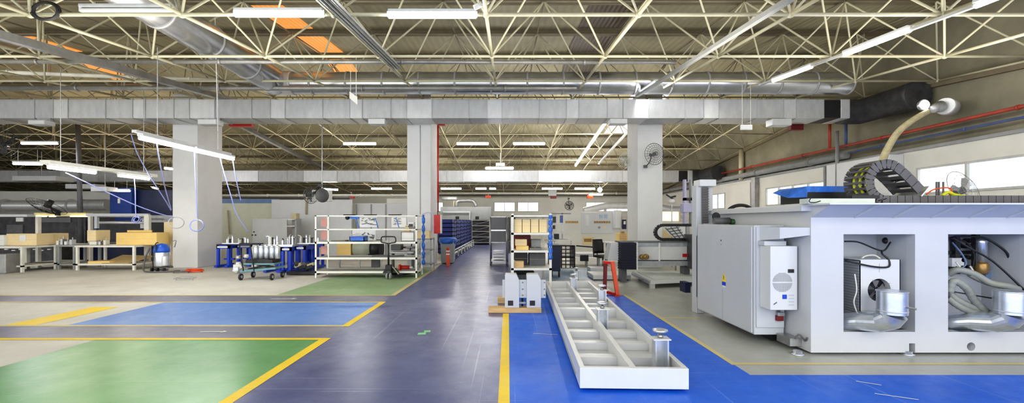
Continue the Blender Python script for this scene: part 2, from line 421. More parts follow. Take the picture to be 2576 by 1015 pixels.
struct(MB().prism([(-6,0),(WY,0),(WY,roof(WY)),(17,roof(17)),(5,roof(5)),(-6,roof(-6))], 'X', WL-.2, WL).build('wall_left', 'concrete_wall'), 'dim far side wall')

# ================================================================= roof
RM = stripes_mat('olive corrugated roof sheet', (.45,.41,.27), (.50,.46,.31), 'X', 1.35, .6, .25)
rf = MB(); ys = [-6,5,17,WY+.2]
for a, b in zip(ys[:-1], ys[1:]):
    rf.add([(WL-.2,a,roof(a)),(WX+.2,a,roof(a)),(WX+.2,b,roof(b)),(WL-.2,b,roof(b)),
            (WL-.2,a,roof(a)+.12),(WX+.2,a,roof(a)+.12),(WX+.2,b,roof(b)+.12),(WL-.2,b,roof(b)+.12)],
           [(0,1,2,3),(4,5,6,7),(0,1,5,4),(1,2,6,5),(2,3,7,6),(3,0,4,7)])
struct(rf.build('ceiling', RM), 'olive corrugated sloping roof')
M['purlin'] = mat('dark roof purlin', (.20,.165,.11), .6, var=.15)
k = 0; yy = 4.0
while yy < WY-1:
    k += 1
    h = .16
    struct(MB().box(WL, WX, yy, yy+.1, roof(yy)-h-.015, roof(yy)-.015).build('ceiling_beam', 'purlin'))
    yy += 2.66 if k % 2 else 2.66
# translucent roof strips, one panel between each pair of beams
def sky(xc, w_, y0, n, m, where, cat='skylight'):
    names = ['first','second','third','fourth','fifth','sixth']
    for i in range(n):
        a = y0+2.66*i+.18; b = a+2.3
        mb = MB().add([(xc-w_,a,roof(a)-.02),(xc+w_,a,roof(a)-.02),(xc+w_,b,roof(b)-.02),(xc-w_,b,roof(b)-.02),
                       (xc-w_,a,roof(a)-.005),(xc+w_,a,roof(a)-.005),(xc+w_,b,roof(b)-.005),(xc-w_,b,roof(b)-.005)], [(0,1,2,3),(4,5,6,7),(0,1,5,4),(1,2,6,5),(2,3,7,6),(3,0,4,7)])
        one(mb, 'roof_light_panel', m, 'glowing %s roof panel %s, %s from the near end' % ('orange' if m is OM else 'pinkish', where, names[i]), cat, 'translucent roof panels '+where)
OM = stripes_mat('orange translucent corrugation', (.30,.09,.02), (.75,.30,.06), 'X', 2.2, .5, .5)
OM.node_tree.nodes['Principled BSDF'].inputs['Emission Color'].default_value = (1,.40,.09,1)
OM.node_tree.nodes['Principled BSDF'].inputs['Emission Strength'].default_value = .55
sky(-6.9, .5, 12.0, 3, OM, 'above the folded round duct'); sky(-17.0, .55, 14.6, 2, OM, 'above the long beam at the left')
sky(6.9, .9, 19.95, 3, M['skypink'], 'behind the middle column')
DM = stripes_mat('brown unlit translucent corrugation', (.07,.045,.03), (.13,.085,.05), 'X', 2.2, .5, .5)
OM2 = OM
for i in range(4):
    a = 9.3+2.66*i+.18; b = a+2.3; xc = 3.0; w_ = .7
    mb = MB().add([(xc-w_,a,roof(a)-.02),(xc+w_,a,roof(a)-.02),(xc+w_,b,roof(b)-.02),(xc-w_,b,roof(b)-.02)], [(0,1,2,3)])
    one(mb, 'roof_light_panel', DM, 'dark brown unlit roof panel in the strip right of centre, %s from the near end' % ['first','second','third','fourth'][i], 'skylight', 'unlit translucent roof panels')
sk = MB().add([(2.2,14.9,roof(14.9)-.03),(3.4,14.9,roof(14.9)-.03),(3.4,15.7,roof(15.7)-.03),(2.2,15.7,roof(15.7)-.03)], [(0,1,2,3)])

# ================================================================= space frame of the roof
S = 2.66
rows = [7.72+S*i for i in range(-1, 13)]
cols = [-.38+S*i for i in range(-16, 5)] + [WX-.12]
def upz(y): return min(zl(y)+1.82, roof(y)-.22)
bays = [('near',0,4),('middle',4,8),('far',8,11),('back',11,14)]
lab = {'near':'cream tubular space frame carrying the near roof above the machines','middle':'tubular space frame of the middle roof behind the first square duct',
       'far':'tubular space frame of the roof just before the second square duct','back':'dim tubular space frame of the roof at the back wall'}
for bn, i0, i1 in bays:
    t = thing('space_frame_truss', lab[bn], 'roof truss', (0, rows[i0], zl(rows[i0])))
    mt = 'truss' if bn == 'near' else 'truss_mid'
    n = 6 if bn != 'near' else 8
    rl, rd = (.034, .023) if bn == 'near' else (.028, .019)
    for i in range(i0, i1):
        y = rows[i]; z = zl(y); yu = y+S/2; zu = upz(yu); yn = y+S; zn = zl(yn)
        mb = MB().tube((cols[0],y,z),(cols[-1],y,z), rl, n)
        for xx in cols: mb.ball((xx,y,z), .065, 8, 4)
        mb.build('bottom_chord', mt, t, smooth=True)
        if yu < WY-.5:
            mb = MB().tube((cols[0]+S/2,yu,zu),(cols[-2]+S/2,yu,zu), rl*.75, n)
            for xx in cols[:-1]: mb.ball((xx+S/2,yu,zu), .05, 6, 4)
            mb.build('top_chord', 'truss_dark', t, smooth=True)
            mb = MB(); md = MB()
            for j, xx in enumerate(cols):
                for sx in (-1, 1):
                    xu = xx+sx*S/2
                    if xu > WX-.1 or xu < cols[0]: continue
                    mb.tube((xx,y,z),(xu,yu,zu), rd, n, cap=False)
                    if yn < WY: md.tube((xx,yn,zn),(xu,yu,zu), rd, n, cap=False)
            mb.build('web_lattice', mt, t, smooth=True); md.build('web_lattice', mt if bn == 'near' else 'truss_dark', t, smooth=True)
    mb = MB(); mu = MB()
    ye = rows[i1] if i1 < len(rows) else rows[-1]
    for j, xx in enumerate(cols):
        mb = MB(); pts = [(xx, rows[i], zl(rows[i])) for i in range(i0, min(i1+1, len(rows)))]
        for a, b in zip(pts[:-1], pts[1:]): mb.tube(a, b, rl, n)
        mb.build('bottom_chord', mt, t, smooth=True)
        if j < len(cols)-1:
            mu = MB(); pts = [(xx+S/2, rows[i]+S/2, upz(rows[i]+S/2)) for i in range(i0, min(i1+1, len(rows))) if rows[i]+S/2 < WY-.3]
            for a, b in zip(pts[:-1], pts[1:]): mu.tube(a, b, rl*.75, n)
            if len(pts) > 1: mu.build('top_chord', 'truss_dark', t, smooth=True)
# steel beam under the wall end of the frame
mb = MB()
for a, b in ((4,17),(17,WY)): mb.bar((WX-.1,a,zl(a)-.1),(WX-.1,b,zl(b)-.1), .12, .12)
struct(mb.build('trim_51', 'purlin'), 'dark steel angle along the side wall')

# ================================================================= columns
CY = 15.72
for px0, px1, lb, fw in ((434,497,'thick white square column at the left, beside the vacuum cleaner', 0),(1024,1084,'white square column with the red pipe and the red hose box', 0),(1604,1667,'white square column carrying the wire wall fan', 0)):
    a, b = X(px0,CY), X(px1,CY)
    o = MB().box(a, b, CY, CY+1.36, 0, zl(16)+.1).build('column', 'column', bevel=.015); struct(o, lb)
# ================================================================= overhead ducts
def rect_duct(xa, xb, y0, y1, z0, z1, lab, widths, px_flange=.03):
    t = thing('square_air_duct', lab, 'air duct', (xa, y0, z0))
    x = xb; i = 0; ms = ['galv','galv2','galv3','galv2','galv','galv2']
    while x > xa+.05:
        w_ = widths[i % len(widths)]; a = max(xa, x-w_)
        MB().box(a+.006, x-.006, y0, y1, z0, z1).build('duct_segment', ms[(i*5+i//3) % 6], t, bevel=.006)
        f = MB(); e = .022
        for q0,q1,r0,r1 in ((y0-e,y1+e,z1,z1+e),(y0-e,y1+e,z0-e,z0),(y0-e,y0,z0,z1),(y1,y1+e,z0,z1)): f.box(a-.012,a+.012,q0,q1,r0,r1)
        f.build('flange', 'galv3', t)
        x = a; i += 1
    return t
D1 = rect_duct(-22, 10.55, 14.72, 15.62, 5.10, 5.73, 'long galvanised square duct crossing the hall in front of the three columns', [.95,.42,.9,1.25,.5,.62,1.22,.85,.52])
D2 = rect_duct(-40, 10.6, 27.4, 28.1, 4.13, 4.82, 'second galvanised square duct crossing the hall behind the columns', [1.4,2.1,1.0,1.8,2.4,1.2])
for (x0, y0, y1, z0, z1, lb) in ((10.55,14.72,15.62,5.10,5.73,'black canvas joint with dark elbow from the first square duct to the side wall'),(10.6,27.4,28.1,4.13,4.82,'black canvas joint with dark elbow from the second square duct to the side wall')):
    t = thing('duct_elbow', lb, 'air duct', (x0,y0,z0))
    MB().box(x0,x0+.55,y0+.02,y1-.02,z0+.02,z1-.02).build('canvas_joint','black',t)
    MB().box(x0+.55,x0+.85,y0,y1,z0,z1).build('collar','galv2',t,bevel=.01)
    cy = (y0+y1)/2; cz = (z0+z1)/2
    pts = [(x0+.85,cy,cz)]+[(x0+1.0+.5*math.sin(a), cy-.0-.1*(1-math.cos(a)), cz) for a in (0,.5,1.0,1.5)]+[(WX-.62,cy-.5,cz+.03),(WX-.56,cy-1.2,cz+.03),(WX-.56,cy-2.0,cz+.03)]
    MB().path(smoothpts(pts,4), .42, 16).build('bend', 'dark', t, smooth=True)
# spiral duct running crosswise and the one coming toward the camera
t = thing('round_air_duct', 'shiny round spiral duct crossing above the square duct', 'air duct', (X(700,14.3),14.3,6.1))
xs = [X(700,14.3)+1.15*i for i in range(0, 18)]; xs = [x for x in xs if x < 11.2]
for a, b in zip(xs[:-1], xs[1:]): MB().tube((a,14.25,6.12),(b-.01,14.25,6.12), .35, 28, cap=False).build('duct_section','round',t,smooth=True)
for a in xs: MB().tube((a-.03,14.25,6.12),(a+.03,14.25,6.12), .365, 28).build('joint_band','galv3',t,smooth=True)
t = thing('round_air_duct', 'shiny round spiral duct running overhead toward the camera and ending in a bend', 'air duct', (-7.45,14.25,6.2))
ye = [14.1,12.6,11.0,9.4,7.8,6.2,4.6,3.0]
for a, b in zip(ye[:-1], ye[1:]):
    MB().tube((-7.45,a,6.12+.012*(14.1-a)),(-7.45,b+.01,6.12+.012*(14.1-b)), .40, 28, cap=False).build('duct_section','round',t,smooth=True)
    MB().tube((-7.45,a-.03,6.12+.012*(14.1-a)),(-7.45,a+.03,6.12+.012*(14.1-a)), .415, 28).build('joint_band','galv3',t,smooth=True)
MB().path(smoothpts([(-7.45,13.9,6.12),(-7.45,14.2,6.12),(-7.3,14.25,6.12),(-6.9,14.25,6.12)],6), .375, 24).build('bend','galv2',t,smooth=True)
sp = []
for i in range(70):
    a = i*.35; r = .04+.3*i/70; sp.append((-7.45+r*math.cos(a), 13.78, 6.02+r*math.sin(a)))
MB().path(sp, .012, 5).build('spiral_end','silver',t,smooth=True)
# pipes
def pipe(name, a, b, r, m, lb, cat='pipe', clamps=0):
    t = thing(name, lb, cat, a)
    MB().tube(a, b, r, 12).build('tube', m, t, smooth=True)
    a = Vector(a); b = Vector(b)
    for i in range(clamps):
        p = a.lerp(b, (i+.5)/clamps); d = (b-a).normalized()*.03
        MB().tube(p-d, p+d, r*1.35, 12).build('clamp', m, t, smooth=True)
    return t
pipe('hanging_pipe', (-14,11.0,Z(155,11)), (X(1700,11),11.0,Z(157,11)), .052, 'pipe', 'long thin grey pipe crossing below the near roof frame', clamps=4)
pipe('hanging_pipe', (-20,13.7,Z(222,13.7)), (X(1450,13.7),13.7,Z(222,13.7)), .075, 'pipe', 'grey pipe crossing directly below the shiny round duct', clamps=5)
pipe('hanging_pipe', (-22,12.0,Z(208,13.9)), (X(690,14),14.0,Z(208,14)), .06, 'rackwhite', 'pale pipe crossing left of the bend of the round duct', clamps=3)
pipe('sprinkler_pipe', (WX-.35,-3,4.42), (WX-.35,28.5,4.46), .05, 'redpipe', 'long red pipe along the side wall above the windows', clamps=8)
pipe('compressed_air_pipe', (WX-.3,-3,4.19), (WX-.3,16.2,4.18), .035, 'bluepipe', 'dull blue pipe below the red pipe on the side wall', clamps=7)
pipe('drain_pipe', (WX-.22,16.4,4.12), (WX-.22,40,4.12), .13, 'grey', 'thick grey pipe on the side wall above the four pane window', clamps=6)
pipe('sprinkler_pipe', (X(2087,16.0),16.0,Z(300,16)), (X(2087,16.0),16.0,Z(374,16)), .05, 'redpipe', 'short upright red pipe under the end of the first square duct')
pipe('sprinkler_pipe', (X(1101.5,15.6),15.62,2.0), (X(1101.5,15.6),15.62,5.05), .028, 'red', 'thin red upright pipe beside the middle white column')
# beams running in depth
def beam(x, y0, y1, dz, w_, h, m, lb, off=0, cat='beam', nm='hanging_cable_tray'):
    t = thing(nm, lb, cat, (x,y0,zl(y0)+dz))
    MB().bar((x,y0,zl(y0)+dz),(x,y1,zl(y1)+dz), w_, h).build('channel', m, t)
    return t
bm_ = beam(-9.6, 3.5, 16.5, -.16, .17, .16, 'pipe', 'long grey steel beam slanting across the roof at the left', nm='steel_beam')
bt = beam(-2.83, 3.5, 11.2, -.03, .17, .05, 'galv2', 'pale cable tray with two conduits under the roof frame left of centre')
for dx in (-.07, .0, .07): MB().tube((-2.83+dx,3.5,zl(3.5)-.09),(-2.83+dx,11.2,zl(11.2)-.09), .022, 8).build('conduit','pipe',bt,smooth=True)
beam(4.25, 4, 14.6, -.16, .10, .08, 'galv', 'grey light rail in depth right of centre with one lit tube at its end', nm='light_rail')
beam(7.53, 3.5, 13.2, -.08, .07, .05, 'galv', 'grey light rail carrying the three lit tubes near the side wall', nm='light_rail')
beam(X(690,22),18,28,-.16,.16,.16,'darkgrey','dark steel beam slanting under the middle roof beside the left column', nm='steel_beam')
beam(X(1530,20)+1.0,18,27,-.06,.10,.08,'galv','grey rail beside the long lit tube row of the middle roof', nm='light_rail')
# ================================================================= fluorescent lights
def tube_light(a, b, lb, group=None, m='lampglass', lit=True, r=.030, hang=0, body=True, twin=False):
    a = Vector(a); b = Vector(b); t = thing('fluorescent_light', lb, 'ceiling light', (a+b)/2, group=group)
    d = (b-a).normalized()
    if body: MB().bar(a+Vector((0,0,.065)), b+Vector((0,0,.065)), .13, .05).build('housing', 'white2' if lit else 'galv', t, bevel=.006)
    side = d.cross(Vector((0,0,1))).normalized()*(.035 if twin else 0)
    for s in ((-1,1) if twin else (1,)):
        MB().tube(a+side*s, b+side*s, r, 10).build('lamp_tube', m if lit else 'paper', t, smooth=True)
    for e in (a, b): MB().cbox(e+Vector((0,0,.02)), .05, .05, .09).build('end_cap', 'white2', t)
    if hang > 0:
        for q in (.15, .85):
            p = a.lerp(b, q); MB().tube(p+Vector((0,0,.08)), p+Vector((0,0,hang)), .006, 5).build('hanger', 'steel', t)
    return t
d = 7.65
tube_light(P(592,36,d), P(813,36,d), 'lit tube light crosswise at the top, left one of the bright pair', m='lampglass', r=.05, hang=.14)
tube_light(P(978,39,d), P(1197,39,d), 'lit tube light crosswise at the top near the centre, right one of the bright pair', r=.05, hang=.14)
tube_light(P(205,26,d), P(435,26,d), 'unlit grey tube light crosswise at the upper left beside the round duct', lit=False, r=.035, hang=.14)
def yl(px, x): return x*F/(px-CX)
for (p0,q0,p1,q1,lb) in ((2455,15,2560,-26,'lit tube light at the upper right corner on the side rail'),(2290,75,2125,138,'large lit tube light in the middle of the side rail'),(2042,168,1945,204,'smaller lit tube light at the far end of the side rail')):
    ya, yb = yl(p0,7.53), yl(p1,7.53)
    tube_light((7.53,ya,Z(q0,ya)),(7.53,yb,Z(q1,yb)), lb, r=.042, hang=.12)
ya, yb = yl(1650,4.28), yl(1605,4.28)
tube_light((4.28,ya,Z(208,ya)),(4.28,yb,Z(240,yb)), 'short lit tube light in depth just before the first square duct', r=.045)
# long row in the middle roof
for i in range(5):
    ya = 19.2+1.75*i; yb = ya+1.62
    f = lambda y: 5.98-.092*(y-19.2)
    tube_light((4.26,ya,f(ya)),(4.26,yb,f(yb)), 'lit tube light of the long depth row past the first square duct, %s from near' % ['first','second','third','fourth','fifth'][i], 'long light row in the middle roof', r=.06)
rowl = [((865,362,945,362,21.6),'lit tube light of the middle roof left of the middle column','lampglass'),
 ((1150,362,1228,362,21.6),'lit tube light of the middle roof right beside the middle column','lampglass'),
 ((1292,362,1370,362,21.6),'lit tube light of the middle roof over the centre aisle','lampglass'),
 ((1222,424,1291,424,24.5),'lower hung lit tube light glowing before the second square duct','lampcold'),
 ((55,361,145,361,18.5),'cool lit tube light high at the far left','lampcold'),
 ((35,412,105,413,15.5),'small cool lit tube light at the far left above the long hanging rail','lampcold'),
 ((415,424,436,426,24),'tiny lit tube light peeping past the thick left column','lampcold'),
 ((935,475,985,475,32),'small far lit tube light left of the middle column','lampglass'),
 ((1110,475,1160,475,32),'small far lit tube light beside the middle column','lampglass'),
 ((1197,475,1223,475,32),'short far lit tube light, longer of the two short ones above the centre aisle','lampglass'),
 ((1232,475,1247,475,32),'shortest far lit tube light above the centre aisle','lampglass'),
 ((1364,475,1414,475,32),'small far lit tube light above the white hanging box','lampglass'),
 ((1446,475,1496,475,32),'small far lit tube light beside the bright spotlight','lampglass'),
 ((1482,490,1516,490,36),'farthest lit tube light below the bright spotlight','lampglass'),
 ((282,480,326,480,22),'small warm lit tube light above the blue machine housing','lampwarm'),
 ((812,476,850,478,30),'warm far tube light beside the hanging fan','lampwarm')]
for (x0,y0,x1,y1,dd), lb, m_ in rowl:
    tube_light(P(x0,y0,dd), P(x1,y1,dd), lb, m=m_, r=.058 if dd > 20 else .045, hang=.5)
# hanging rails at the left
t = thing('hanging_light_rail', 'white hanging light rail before the thick left column', 'light rail', (-7.5,9,3.45))
MB().bar((-7.62,9.0,3.50),(-7.62,12.1,3.50),.10,.05).build('channel','white2',t)
for y in (9.6,11.6): MB().tube((-7.62,y,3.52),(-7.62,y,zl(y)-.02),.008,5).build('hanger','steel',t)
for (ya,yb,lb) in ((9.0,10.48,'lit tube at the near end of the rail before the thick left column'),(10.56,12.05,'lit tube at the far end of the rail before the thick left column')):
    tube_light((-7.5,ya,3.36),(-7.5,yb,3.36), lb, m='lampglass', r=.045, body=True)
t = thing('hanging_light_rail', 'long cream hanging light rail above the work benches at the left', 'light rail', (-11.6,11,3.05))
MB().bar((-11.55,11.0,3.14),(-11.55,14.4,3.14),.26,.10).build('channel','rackwhite',t,bevel=.01)
for y in (11.4,14.0): MB().tube((-11.55,y,3.19),(-11.55,y,zl(y)-.02),.008,5).build('hanger','steel',t)
tube_light((-11.55,11.1,3.02),(-11.55,12.35,3.02),'warm lit tube at the near end of the long cream rail', m='lampwarm', r=.045)
tube_light((-11.55,13.1,3.02),(-11.55,14.2,3.02),'warm lit tube at the far end of the long cream rail', m='lampwarm', r=.04)
# ================================================================= signs, boxes, lamps hung from the ducts
t = thing('hanging_sign_plate','white blank plate hung on two cords in front of the square duct','sign',P(889,250,12))
MB().add([P(879,230,12.0),P(899,244,11.6),P(899,264,11.6),P(879,247,12.0)],[(0,1,2,3)]).build('plate','paper',t)
for px,py,dd in ((882,232,11.95),(896,242,11.65)): 
    p = P(px,py,dd); MB().tube(p,(p.x,p.y,zl(p.y)+.35),.008,5).build('cord','rackwhite',t)
def dbox(px0,px1,py0,py1,dd,dp,m,lb,cat,nm,grp=None):
    t = thing(nm, lb, cat, P((px0+px1)/2,py1,dd), group=grp)
    x0,x1,z0,z1 = X(px0,dd),X(px1,dd),Z(py1,dd),Z(py0,dd)
    if nm == 'hanging_junction_box' and dd == 14.5: MB().box(x0+.05,x1-.05,14.73,14.83,z1-.01,5.10).build('bracket','steel',t)
    MB().box(x0,x1,dd,dd+dp,z0,z1).build('housing',m,t,bevel=.008)
    MB().box(x0+.02,x1-.02,dd-.012,dd,z0+.02,z1-.02).build('lens' if cat!='junction box' else 'cover','galv2' if m!='paper' else 'white2',t)
    return t
dbox(926,968,299,312,14.5,.35,'galv2','pale metal box under the square duct left of the middle column','junction box','hanging_junction_box')
dbox(497,545,300,313,14.5,.35,'galv','grey metal box under the square duct at the thick left column','junction box','hanging_junction_box')
dbox(1535,1578,299,311,14.5,.35,'galv2','pale metal box under the square duct beside the right column','junction box','hanging_junction_box')
dbox(70,112,302,313,14.5,.35,'galv','grey metal box under the square duct at the far left','junction box','hanging_junction_box')
dbox(1942,1992,299,315,14.5,.35,'galv2','pale metal box under the square duct near its right end','junction box','hanging_junction_box')
t = dbox(1864,1893,314,327,13.5,.06,'paper','small white emergency light hung under the square duct at the right','emergency light','emergency_light')
for px in (1868,1889): MB().tube((X(px,13.5),13.52,Z(314,13.5)),(X(px,13.5),13.52,zl(13.5)),.005,5).build('cord','rackwhite',t)
t = dbox(1380,1400,478,493,30,.2,'paper','white hanging box above the shelf rack in the far roof','emergency light','emergency_light')
MB().tube((X(1390,30),30.1,Z(478,30)),(X(1390,30),30.1,zl(30)),.02,5).build('cord','rackwhite',t)
t = dbox(1247,1270,410,417,24.5,.2,'paper','small white box above the lower hung light','junction box','hanging_junction_box')
MB().tube((X(1259,24.5),24.6,Z(410,24.5)),(X(1259,24.5),24.6,zl(24.5)),.02,5).build('cord','rackwhite',t)
for px0,px1,py0,py1,dd,m_,lb in ((575,632,309,318,15.75,'red','red steel bracket under the duct right of the thick left column'),(1102,1120,309,315,15.75,'red','small red bracket under the duct at the middle column'),(1990,2022,312,327,15.75,'darkred','dark red bracket under the right end of the square duct'),
    (875,890,491,500,33,'red','red bracket far behind the hanging fan'),(1221,1235,492,499,36,'orange','bright red alarm box above the far windows'),(1385,1400,492,500,36,'darkred','dark red alarm box under the white hanging box'),(1477,1492,491,500,36,'orange','bright red alarm box near the far spotlight')):
    t = thing('mounting_bracket', lb, 'bracket', P(px0,py1,dd)); x0,x1 = X(px0,dd),X(px1,dd); z0,z1 = Z(py1,dd),Z(py0,dd)
    MB().box(x0,x1,dd,dd+.2,z0,z1).build('body', m_, t, bevel=.01)
    MB().tube(((x0+x1)/2,dd+.1,z1),((x0+x1)/2,dd+.1,z1+ .25),.02,6).build('rod','steel',t)
# spotlight flare lamp in the distance
t = thing('spotlight','round very bright cool spotlight far away right of the centre','spotlight',P(1509,478,32))
MB().ball(P(1509,478,32), .17, 14, 10).build('bulb', mat('spot bulb',(1,1,1),.4,emit=60,emit_col=(.85,.82,1)), t, smooth=True)
MB().tube(P(1509,472,32.1), P(1509,455,32.1), .02, 6).build('rod','steel',t)
t = thing('spotlight','bright wall floodlight beside the tan flexible duct','floodlight',P(2320,265,12.3))
c = P(2322,265,12.2)
MB().lathe(c, [(.05,.12),(.13,.06),(.16,-.02),(.15,-.05)], 18, 'Y').build('reflector','silver',t,smooth=True)
MB().lathe(c, [(.13,-.05),(.10,-.09),(.03,-.11)], 18, 'Y').build('bulb', mat('flood bulb',(1,1,1),.4,emit=9,emit_col=(1,.97,.95)), t, smooth=True)
t = thing('wall_ventilator','silver drum shaped ventilator on the side wall at the upper right','ventilator',P(2372,268,12.4))
c = P(2380,268,12.3)
MB().lathe(c, [(.22,-.1),(.235,0),(.235,.25),(.20,.3)], 20, 'X').rot(c.x,c.y,.5).build('drum','galv2',t,smooth=True)
MB().tube(P(2337,277,12.2), P(2365,268,12.3), .09, 14, .16).build('neck','galv',t,smooth=True)
t = thing('flexible_duct','tan flexible duct sweeping down the side wall from the ventilator','flexible duct',P(2215,410,12.3))
pts = smoothpts([P(2335,280,12.15),P(2300,300,12.2),P(2262,330,12.3),P(2238,365,12.35),P(2222,400,12.4),P(2212,450,12.45)],8)
MB().path(pts,.12,14,rf=lambda q:.075+.010*(1 if int(q*80)%2 else 0)+.025*q).build('tube','tan',t,smooth=True)
pipe('conduit_pipe', P(2106,330,16.5), P(2106,480,16.5), .06, 'grey', 'upright grey pipe on the side wall beside the white cladding')
pipe('compressed_air_pipe', P(2128,300,16.3), P(2128,372,16.3), .05, 'bluepipe', 'short upright blue pipe beside the end of the square duct')
pipe('steel_post', (X(1865,23.9),23.9,3.9), (X(1865,23.9),23.9,zl(23.9)), .13, 'truss', 'stubby cream post under the roof frame at the side wall', cat='post')
# white cladding box on the side wall
t = thing('wall_cladding','white cladding box standing against the side wall behind the cable chain','cladding',(WX-.5,14.4,0))
MB().box(WX-.55,WX-.07,14.2,17.0,0,3.82).build('panel','white2',t,bevel=.02)
for px in (2075,2088,2098): MB().tube(P(px,420,17.2),P(px,520,17.2),.05,8).build('pipe','grey',t)
t = thing('wall_post','brown grey steel post against the side wall left of the four pane window','post',(WX-.3,23,0))
MB().box(WX-.28,WX-.07,22.4,22.75,0,3.9).build('post','pipe',t)
t = thing('wall_cladding','narrow cream cladding panel on the side wall beside the steel post','cladding',(WX-.3,23,0))
MB().box(WX-.2,WX-.07,23.0,25.2,0,3.7).build('panel','wallwhite',t,bevel=.02)
pipe('steel_post', P(205,650,19), P(196,310,19), .09, 'darkgrey', 'slim grey post rising to the roof at the left', cat='post')
# ================================================================= big white machine at the right
YF = 5.45                                     # its front plane
t = thing('machining_centre', 'huge white machine housing with two open bays at the right', 'machine', (3.72,YF,0))
XL = X(2040,YF); o1 = (X(2122,YF), X(2302,YF)); o2 = (X(2385,YF), X(2385,YF)+1.02)
zt, zb = Z(590,YF), Z(836,YF); ZT = 1.80; ZB = .03; XR = 9.0
h1 = (X(2287,YF), X(2311,YF), Z(888,YF), Z(865,YF))
mb = MB()
mb.box(XL, o1[0], YF, YF+.12, ZB, ZT); mb.box(o1[1], o2[0], YF, YF+.12, ZB, ZT); mb.box(o2[1], XR, YF, YF+.12, ZB, ZT)
for o in (o1, o2): mb.box(o[0], o[1], YF, YF+.12, zt, ZT)
mb.box(o1[0], h1[0], YF, YF+.12, ZB, zb); mb.box(h1[0], o1[1], YF, YF+.12, h1[3], zb); mb.box(h1[0], o1[1], YF, YF+.12, ZB, h1[2])
hc = (X(2443,YF), Z(873,YF)); hr = .052
mb.box(o2[0], hc[0]-.12, YF, YF+.12, ZB, zb); mb.box(hc[0]+.12, o2[1], YF, YF+.12, ZB, zb)
# plate with the round hole
n = 24; ring = []; sq = []
for k in range(n):
    a = 2*PI*k/n; c_, s_ = math.cos(a), math.sin(a); q = max(abs(c_), abs(s_))
    ring.append((hc[0]+hr*c_, hc[1]+hr*s_)); sx, sz = c_/q, s_/q
    sq.append((hc[0]+.12*sx, hc[1]+(zb-hc[1])*sz if sz > 0 else hc[1]+(hc[1]-ZB)*sz))
vs = [(x_,YF,z_) for x_,z_ in ring]+[(x_,YF,z_) for x_,z_ in sq]+[(x_,YF+.12,z_) for x_,z_ in ring]
mb.add(vs, [(k,(k+1)%n,n+(k+1)%n,n+k) for k in range(n)]+[(k,(k+1)%n,2*n+(k+1)%n,2*n+k) for k in range(n)])
mb.build('front_frame', 'white', t)
MB().box(XL, XL+.1, YF+.12, 7.9, ZB, ZT).build('side_panel', 'white', t)
MB().box(XL+.02, XR, YF+.03, YF+1.6, 0.14, .20).build('bay_floor', 'grey', t)
bkz = 6.02
mb = MB().box(XL+.1, XR, bkz, bkz+.05, .28, ZT); mb.build('bay_back_panel', 'cabinet', t)
for a in (o1[1]+.0, o2[1]): MB().box(a, a+.04, YF+.12, bkz, .28, ZT-.05).build('bay_side_panel', 'cabinet', t)
MB().box(o1[0]-.06, o1[0]-.02, YF+.12, bkz, .28, ZT-.05).build('bay_side_panel', 'cabinet', t)
MB().box(o2[0]-.06, o2[0]-.02, YF+.12, bkz, .28, ZT-.05).build('bay_side_panel', 'cabinet', t)
# deck with an overhanging lip and gussets
zd = 1.845
MB().box(3.68, XR, 5.05, 8.0, zd, zd+.018).build('deck', 'white2', t)
MB().box(3.62, XL+.3, YF, 8.0, ZT-.02, zd).build('deck_beam', 'white', t)
MB().add([(XL,YF,1.70),(XR,YF,1.70),(XR,5.12,zd),(XL,5.12,zd),(XL,YF,zd),(XR,YF,zd)],[(0,1,2,3),(3,2,5,4),(0,3,4),(1,5,2)]).build('lip', 'white', t)
for i in range(6):
    gx = X(2190,5.2)+i*.47
    MB().prism([(5.06,zd-.002),(YF,zd-.002),(YF,1.69)],'X',gx,gx+.012).build('gusset','white2',t)
for px in (2012, 2290):
    MB().lathe((X(px,YF-.02),YF+.02,0), [(.075,0),(.075,.015),(.05,.02),(.05,.05)], 18).build('foot_pad','silver',t,smooth=True)
MB().box(X(1990,5.6),XL,5.62,5.9,.06,.16).build('jack_bracket','steel',t)
MB().path(smoothpts([(X(2000,5.6),5.6,.16),(X(2008,5.6),5.58,.22),(X(2018,5.6),5.55,.15),(X(2030,5.5),5.5,.2)],5),.012,6).build('cable','darkgrey',t,smooth=True)
MB().box(o1[0]+.02,o1[0]+.06,YF+.3,YF+.34,.3,1.45).build('inner_post','grey',t)
MB().box(h1[0]-.01,o1[1]+.01,YF+.10,YF+.12,h1[2]-.01,h1[3]+.01).build('lifting_pocket','darkgrey',t)
# rear body of the machine
t = thing('machine_rear_body', 'white rear body of the big machine rising behind the grey cabinet', 'machine', (3.3,7.75,0))
MB().box(X(1835,8.0), 8.9, 8.02, 9.2, .003, Z(527,8.0)).build('body','white',t,bevel=.01)
MB().box(X(2015,8.0), 8.9, 8.02, 8.6, Z(527,8.0), Z(500,8.0)).build('upper_ledge','white2',t,bevel=.01)
